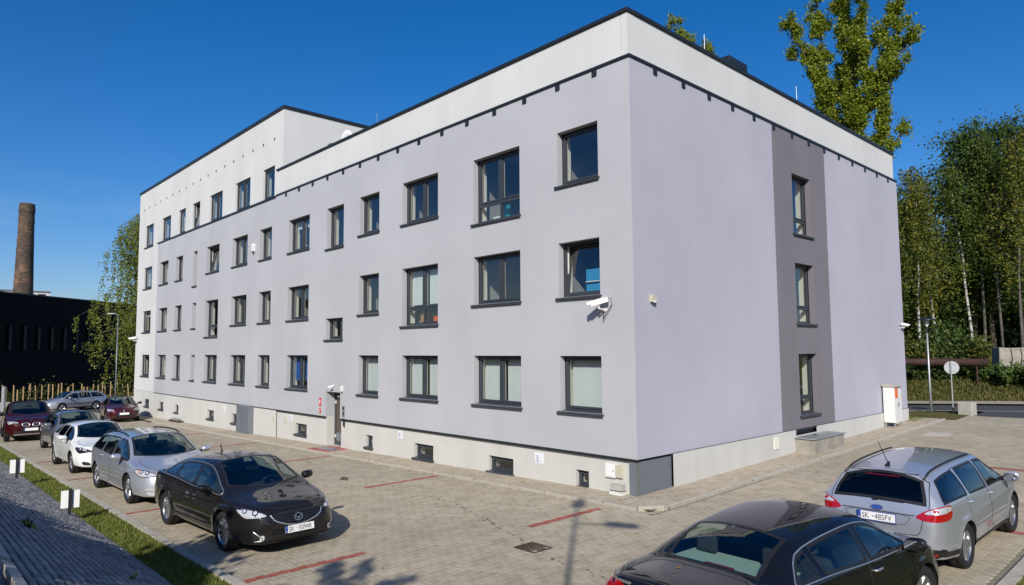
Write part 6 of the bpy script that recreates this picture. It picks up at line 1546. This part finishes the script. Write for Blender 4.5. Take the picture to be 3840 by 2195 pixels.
# ---- 3 white hatchback
S = spec(4.29, 1.78, 1.44, 2.70, .90, 1.22, .38, -1.45, -1.80, 1.02, 'wagon', cowl_z=1.0, nose=.64, sx=1.02, res=.04, slant=.35, belt=.95, belt_rise=.10)
c, ids = base_car('parked_car', 'white hatchback with black grille and slanted lamps, third in the left row', S, -18.0, -7.98, 0, 'paint_white', pillars=(0, -.95), xq=-1.50, doors=(1.02, -.03, -1.05), glass='car_glass_dark')
bonnet(c); c.wheels(5, 'twin'); finish(c, ids, 'paint_white'); bonnet_seam(c); c.cabin(1.18, (.1, -.8))
lights_front(c, (.10, .44), (.62, .80), .64, .735, .80, mat='lens_dark', lamps=((.30, .04), (.62, .05)))
X = S['xf']; g = c.patch('grille', [pt(c, X, *p) for p in ((-.36, .50), (.36, .50), (.42, .60), (.36, .68), (-.36, .68), (-.42, .60))], (1, 0, .1), .004, 'black_plastic')
for zz in (.555, .61): c.band('grille_bar', [pt(c, X, -.38, zz), pt(c, X, .38, zz)], (1, 0, .1), .022, .011, 'chrome', g, closed=False, rounds=0)
fr = c.frame((1, 0, 0)); q = c.cast(c.to2([(X, 0, .585)], fr)[0], fr, .02); c.emblem('star', (q.x+.008, 0, .585), (0, 1, 0), (-.1, 0, 1), .085)
c.patch('lower_grille', [pt(c, X, *p) for p in ((-.44, .25), (.44, .25), (.40, .36), (-.40, .36))], (1, 0, 0), .004, 'black_plastic')
for sg in (1, -1): c.patch('air_intake', [pt(c, X-.08, sg*y, z) for y, z in ((.46, .27), (.74, .30), (.77, .41), (.52, .37))], (.86, .5*sg, .05), .004, 'black_plastic', rounds=1)
q = c.cast(c.to2([(X, 0, .43)], fr)[0], fr, .016); c.plate('', (q.x+.006, 0, .43), (0, 1, 0), (-.08, 0, 1)); c.mirror_house(.80, 1.0, 'paint_white', .25, .12, .15); obj('sticker', MB(1).box(1.1, 1.16, -.55, -.43, 1.0, 1.005), 'teal', c.root)

# ---- 4 grey hatchback behind the white one
S = spec(4.35, 1.78, 1.50, 2.60, .90, 1.20, .36, -1.55, -1.90, 1.02, 'wagon', cowl_z=1.02, nose=.64, res=.055, belt=.95)
c, ids = base_car('parked_car', 'grey hatchback mostly hidden behind the white hatchback', S, -24.6, -7.4, 0, 'paint_grey', xq=-1.6, doors=(1.02, -.03, -1.05)); bonnet(c); c.wheels(7, 'wide'); finish(c, ids, 'paint_grey'); bonnet_seam(c); c.cabin(1.15, (.1, -.8)); lights_front(c, (.12, .46), (.55, .80), .66, .75, .80); c.mirror_house(.8, 1.02, 'paint_grey', .25, .12, .16)
c.patch('grille', [pt(c, S['xf'], *p) for p in ((-.4, .3), (.4, .3), (.46, .42), (-.46, .42))], (1, 0, 0), .004, 'black_plastic')
# ---- 5 dark red off-roader
S = spec(4.65, 1.88, 1.70, 2.81, .88, 1.30, .42, -1.80, -2.22, 1.12, 'wagon', cowl_z=1.14, nose=.76, res=.05, belt=1.08, r=.37, roofw=.64, clear=.06)
c, ids = base_car('parked_car', 'dark red off-road car facing the lens with twin oval grille', S, -32.3, -8.05, R(-4), 'paint_dark_red', xq=-1.9, glass='car_glass_dark', doors=(1.08, -.03, -1.1)); bonnet(c); c.wheels(5, 'twin'); finish(c, ids, 'paint_dark_red'); bonnet_seam(c); c.cabin(1.25, (.1, -.85)); X = S['xf']
lights_front(c, (.10, .40), (.50, .82), .80, .86, .90, lamps=((.35, .055), (.75, .055)))
for sg in (1, -1): 
    P_ = [pt(c, X, sg*y, z) for y, z in ((.04, .66), (.30, .66), (.34, .80), (.27, .83), (.06, .83))]; g = c.patch('grille', P_, (1, 0, .1), .005, 'black_plastic', rounds=2); c.band('grille_trim', P_, (1, 0, .1), .022, .010, 'chrome', g, lip=.008)
fr = c.frame((1, 0, 0)); q = c.cast(c.to2([(X, 0, .54)], fr)[0], fr, .016); c.plate('', (q.x+.006, 0, .54), (0, 1, 0), (-.05, 0, 1)); q = c.cast(c.to2([(X, 0, .90)], fr)[0], fr, .01)
if q: c.emblem('roundel', (q.x, 0, .88), (0, 1, 0), (-.5, 0, 1), .05)
c.patch('lower_grille', [pt(c, X, *p) for p in ((-.62, .40), (.62, .40), (.60, .48), (-.60, .48))], (1, 0, 0), .005, 'black_plastic'); c.band('skid_plate', [pt(c, X, -.6, .335), pt(c, X, .6, .335)], (1, 0, 0), .05, .012, 'galvanised', closed=False, rounds=0); c.mirror_house(.9, 1.16, 'black_plastic', .26, .14, .19)
# ---- 6 maroon saloon by the far corner of the building
S = spec(4.5, 1.77, 1.46, 2.70, .87, 1.25, .36, -1.05, -1.75, 1.06, 'sedan', cowl_z=1.0, nose=.64, res=.055, belt=.94)
c, ids = base_car('parked_car', 'dark maroon saloon parked against the far corner of the building', S, -40.6, -1.95, R(-7), 'paint_maroon', xq=-1.5, doors=(1.05, -.03, -1.1)); bonnet(c); c.wheels(7, 'wide'); finish(c, ids, 'paint_maroon'); bonnet_seam(c); c.cabin(1.2, (.1, -.8)); X = S['xf']
lights_front(c, (.12, .42), (.55, .80), .66, .76, .80); g = c.patch('grille', [pt(c, X, *p) for p in ((-.55, .33), (.55, .33), (.6, .43), (-.6, .43))], (1, 0, 0), .004, 'black_plastic')
fr = c.frame((1, 0, 0)); q = c.cast(c.to2([(X, 0, .50)], fr)[0], fr, .016); c.plate('', (q.x+.006, 0, .50), (0, 1, 0), (-.05, 0, 1)); q = c.cast(c.to2([(X, 0, .66)], fr)[0], fr, .01); c.emblem('diamond', (q.x+.004, 0, .66), (0, 1, 0), (-.3, 0, 1), .06); c.mirror_house(.84, 1.0, 'paint_maroon', .24, .12, .15)
# ---- 7 silver estate seen from the side at the back
S = spec(4.55, 1.74, 1.46, 2.60, .90, 1.25, .36, -1.92, -2.24, 1.0, 'wagon', cowl_z=.98, nose=.60, res=.05, belt=.92, slant=.3)
c, ids = base_car('parked_car', 'silver estate car standing side-on across the back of the lot', S, -56.0, -1.9, R(-66), 'paint_silver', xq=-2.0, doors=(1.05, -.03, -1.1)); bonnet(c); c.wheels(6, 'wide'); finish(c, ids, 'paint_silver', 'black_plastic'); bonnet_seam(c); c.cabin(1.2, (.1, -.85)); lights_front(c, (.12, .42), (.45, .78), .62, .70, .73); c.mirror_house(.84, .97, 'paint_silver', .24, .12, .15)
for sg in (1, -1):
    c.band('rub_strip', [(-1.0, sg*.87, .56), (.95, sg*.87, .55)], (0, sg, 0), .05, .006, 'black_plastic', closed=False, rounds=0); c.patch('tail_light', [pt(c, S['xr']+d_, sg*y, z) for d_, y, z in ((.02, .55, .72), (.12, .80, .72), (.14, .76, .98), (.05, .62, .98))], (-.75, .65*sg, .1), .004, 'lens_red')
# ---- 8 dark car cut by the left border
S = spec(4.5, 1.8, 1.62, 2.65, .9, 1.25, .36, -1.7, -2.1, 1.05, 'wagon', cowl_z=1.05, nose=.66, res=.06, belt=1.0)
c, ids = base_car('parked_car', 'dark blue car cut off by the left border of the picture', S, -37.0, -10.6, R(-4), 'paint_navy', xq=-1.8, doors=(1.05, -.03, -1.1)); bonnet(c); c.wheels(6, 'wide'); finish(c, ids, 'paint_navy'); bonnet_seam(c); c.cabin(1.2, (.1, -.85)); lights_front(c, (.12, .46), (.55, .80), .68, .77, .82); c.mirror_house(.84, 1.06, 'black_plastic', .25, .13, .17)

# ---- 9 black saloon in the foreground, seen from behind
S = spec(4.73, 1.84, 1.445, 2.705, .965, 1.28, .32, -.98, -1.66, 1.045, 'sedan', cowl_z=1.0, nose=.62, res=.026, belt=.955, belt_rise=.055, slant=.30, rw_in=.06, rw_te=.02, rglass='car_glass', r=.335, crease=.006)
c, ids = base_car('parked_car', 'black saloon in the right foreground seen from behind', S, 6.22, -5.12, R(90-4), 'paint_black', xq=-1.52, pillars=(.02, -.95), chrome='chrome', doors=(1.10, -.02, -1.12))
bonnet(c); X = S['xf']; XR = S['xr']
ol = [(XR+.07, 0, 1), (XR+.09, .60, 1), (XR+.3, .64, 1), (S['rbase']-.03, .63, 1), (S['rbase']-.085, 0, 1)]; ol = ol+[(x, -y, z) for x, y, z in ol[::-1][1:-1]]; gb = c.panel('boot_lid', ol, (0, 0, 1), .3)
c.wheels(7, 'wide', steer=R(-3)); finish(c, ids, 'paint_black', 'chrome'); bonnet_seam(c); c.band('boot_seam', ol, (0, 0, 1), .011, .0012, 'dark_rubber', c.parts.get(gb), rounds=1, rows=1)
ci = c.cabin(1.25, (.12, -.60), shelf=(-1.64, -.95, 1.015), light=True); obj('brake_light', MB(1).box(-1.46, -1.41, -.17, .17, 1.016, 1.045), 'lens_red', ci, bevel=.008)
for sg in (1, -1):
    P_ = [(XR+d_, sg*y, z) for d_, y, z in ((.02, .42, .86), (.03, .60, .82), (.1, .74, .80), (.36, .85, .86), (.40, .82, .94), (.12, .68, .97), (.05, .46, .95))]; d = (-.78, .55*sg, .25)
    tl = c.patch('tail_light', P_, d, .004, 'lens_red'); c.patch('reversing_lamp', [(XR+.03, sg*y, z) for y, z in ((.48, .875), (.60, .86), (.60, .905), (.48, .915))], d, .0065, 'lens_clear', tl)
fr = c.frame((-1, 0, .3)); q = c.cast(c.to2([(XR, 0, .93)], fr)[0], fr, .004); c.emblem('bars', tuple(q), (0, -1, 0), (.35, 0, 1), .055)
for k in range(6):
    q = c.cast(c.to2([(XR, .58-k*.035, .985)], fr)[0], fr, .004)
    if q: obj('lettering', MB(1).prism([(-.012, -.018), (.012, -.018), (.012, .012 if k else .022), (-.012, .012 if k else .022)], 0, .003, lambda a, b, z_, q=q: (q.x-z_, q.y-a, q.z+b)), 'chrome', c.root)
q = c.cast(c.to2([(XR, 0, .78)], fr)[0], fr, .01); c.plate('', (q.x-.01, 0, .78), (0, -1, 0), (.2, 0, 1))
lights_front(c, (.12, .46), (.58, .82), .65, .74, .79); c.mirror_house(.86, 1.0, 'paint_black', .25, .12, .17)
fl = c.patch('leaf', [(-1.9, .18, 1), (-1.87, .21, 1), (-1.83, .19, 1), (-1.86, .16, 1)], (0, 0, 1), .004, 'leaf_dry', rounds=0)

# ---- 10 silver estate at the right, seen from behind
S = spec(4.556, 1.823, 1.505, 2.648, .91, 1.26, .34, -1.90, -2.225, 1.015, 'wagon', cowl_z=1.02, nose=.62, res=.027, belt=.955, belt_rise=.075, slant=.22, rw_in=.035, rw_e=.02, rw_t=.02, rw_te=.045, rglass='car_glass_dark', r=.33, crease_z=.76)
c, ids = base_car('parked_car', 'silver estate car at the right border seen from behind', S, 6.13, .80, R(90-1.2), 'paint_silver', xq=-2.05, pillars=(-.03, -1.0), glass='car_glass_dark', doors=(1.08, -.05, -1.12))
bonnet(c); X, XR = S['xf'], S['xr']
ol = [(XR, y, z) for y, z in ((.0, .60), (.52, .60), (.58, .66), (.62, .86), (.70, 1.0), (.60, 1.39), (0, 1.415))]; ol = ol+[(x, -y, z) for x, y, z in ol[::-1][1:-1]]; gt = c.panel('tailgate', ol, (-1, 0, 0), .15)
c.wheels(5, 'wide', 'alloy'); finish(c, ids, 'paint_silver', 'paint_silver'); bonnet_seam(c); tg = c.parts.get(gt); c.band('tailgate_seam', ol, (-1, 0, 0), .010, .0015, 'dark_rubber', tg, rounds=1, rows=1); c.cabin(1.22, (.1, -.85), shelf=(-2.15, -1.3, .95))
c.patch('bumper_lower', [(XR, y, z) for y, z in ((-.70, .30), (.70, .30), (.80, .34), (.84, .44), (.70, .44), (.56, .52), (-.56, .52), (-.70, .44), (-.84, .44), (-.80, .34))], (-1, 0, 0), .006, 'black_plastic', rounds=1)
for sg in (1, -1):
    c.band('bumper_corner', [(XR+.1, sg*.7, .34), (XR+.3, sg*.85, .31), (-1.32-.40, sg*.9, .30)], (-.3, sg, 0), .16, .006, 'black_plastic', closed=False, rounds=1)
    c.band('sill_trim', [(-.95, sg*.9, .27), (.95, sg*.9, .27)], (0, sg, 0), .10, .005, 'black_plastic', closed=False, rounds=0)
    c.patch('reflector', [(XR+.05, sg*y, z) for y, z in ((.56, .325), (.78, .35), (.78, .385), (.58, .365))], (-.85, .5*sg, 0), .012, 'lens_red', rounds=1)
    P_ = [(XR+d_, sg*y, z) for d_, y, z in ((.03, .50, .86), (.05, .62, .815), (.12, .77, .81), (.40, .89, .825), (.46, .89, 1.0), (.36, .87, 1.03), (.16, .77, 1.01), (.08, .64, .96))]; d = (-.70, .68*sg, .15)
    tl = c.patch('tail_light', P_, d, .005, 'lens_red', rounds=1)
    c.patch('lamp_lens', [(XR+d_, sg*y, z) for d_, y, z in ((.07, .61, .905), (.14, .77, .915), (.34, .86, .925), (.34, .86, 1.01), (.16, .77, .995), (.09, .65, .95))], d, .0085, 'lens_clear', tl, rounds=1)
    c.patch('lamp_lens', [(XR+d_, sg*y, z) for d_, y, z in ((.28, .85, .935), (.42, .88, .94), (.42, .88, 1.0), (.28, .85, 1.0))], d, .0105, 'lens_amber' if False else 'lens_clear', tl, rounds=1)
    pts = [(x, sg*(float(c.P('rail_w', x))-.03), float(c.P('rail_z', x))+.035) for x in np.linspace(-1.95, .1, 9)]; obj('roof_rail', MB(1).tube(pts, .014, 8), 'black_plastic', c.root, True)
    c.patch('filler_cap', [(-1.75+.08*math.cos(t), sg*.9, .80+.08*math.sin(t)) for t in np.linspace(0, 6.28, 12)[:-1]], (0, sg, .1), .0015, 'paint_silver', rounds=0) if sg < 0 else None
fr = c.frame((-1, 0, 0))
def onR(z, y=0, off=.012): return c.cast(c.to2([(XR, y, z)], fr)[0], fr, off)
c.band('plate_recess', [(XR, y, z) for y, z in ((-.50, .885), (.50, .885), (.36, .70), (-.36, .70))], (-1, 0, 0), .016, .004, 'panel_metal', tg, rounds=1)
q = onR(.80, off=.016); c.plate('SK 485FV', (q.x-.012, 0, .80), (0, -1, 0), (.08, 0, 1), band=True)
q = onR(.925); c.emblem('oval', tuple(q), (0, -1, 0), (.18, 0, 1), .062)
c.band('chrome_strip', [(XR, -.50, .875), (XR, .50, .875)], (-1, 0, 0), .012, .006, 'dark_rubber', tg, closed=False, rounds=0)
q0, q1 = onR(1.045, 0, .02), onR(1.03, -.36, .02)
obj('rear_wiper', MB(1).tube([q0, q1], [.018, .008], 6).tube([q0, q0+Vector((.0, .06, -.01))], .03, 8), 'black_plastic', c.root)
c.patch('brake_light', [(XR, y, z) for y, z in ((-.26, 1.412), (.26, 1.412), (.22, 1.43), (-.22, 1.43))], (-1, 0, .2), .006, 'lens_red_dark', tg, rounds=0)
a = -1.72; z_ = float(c.P('top', a)); ae = obj('aerial', MB(1).tube([(a-.05, 0, z_-.005), (a+.04, 0, z_+.05)], [.04, .015], 8).tube([(a, 0, z_+.03), (a-.36, 0, z_+.42)], [.008, .004], 6), 'black_plastic', c.root)
lights_front(c, (.12, .46), (.6, .82), .65, .75, .80); c.mirror_house(.86, 1.01, 'paint_silver', .24, .12, .17)
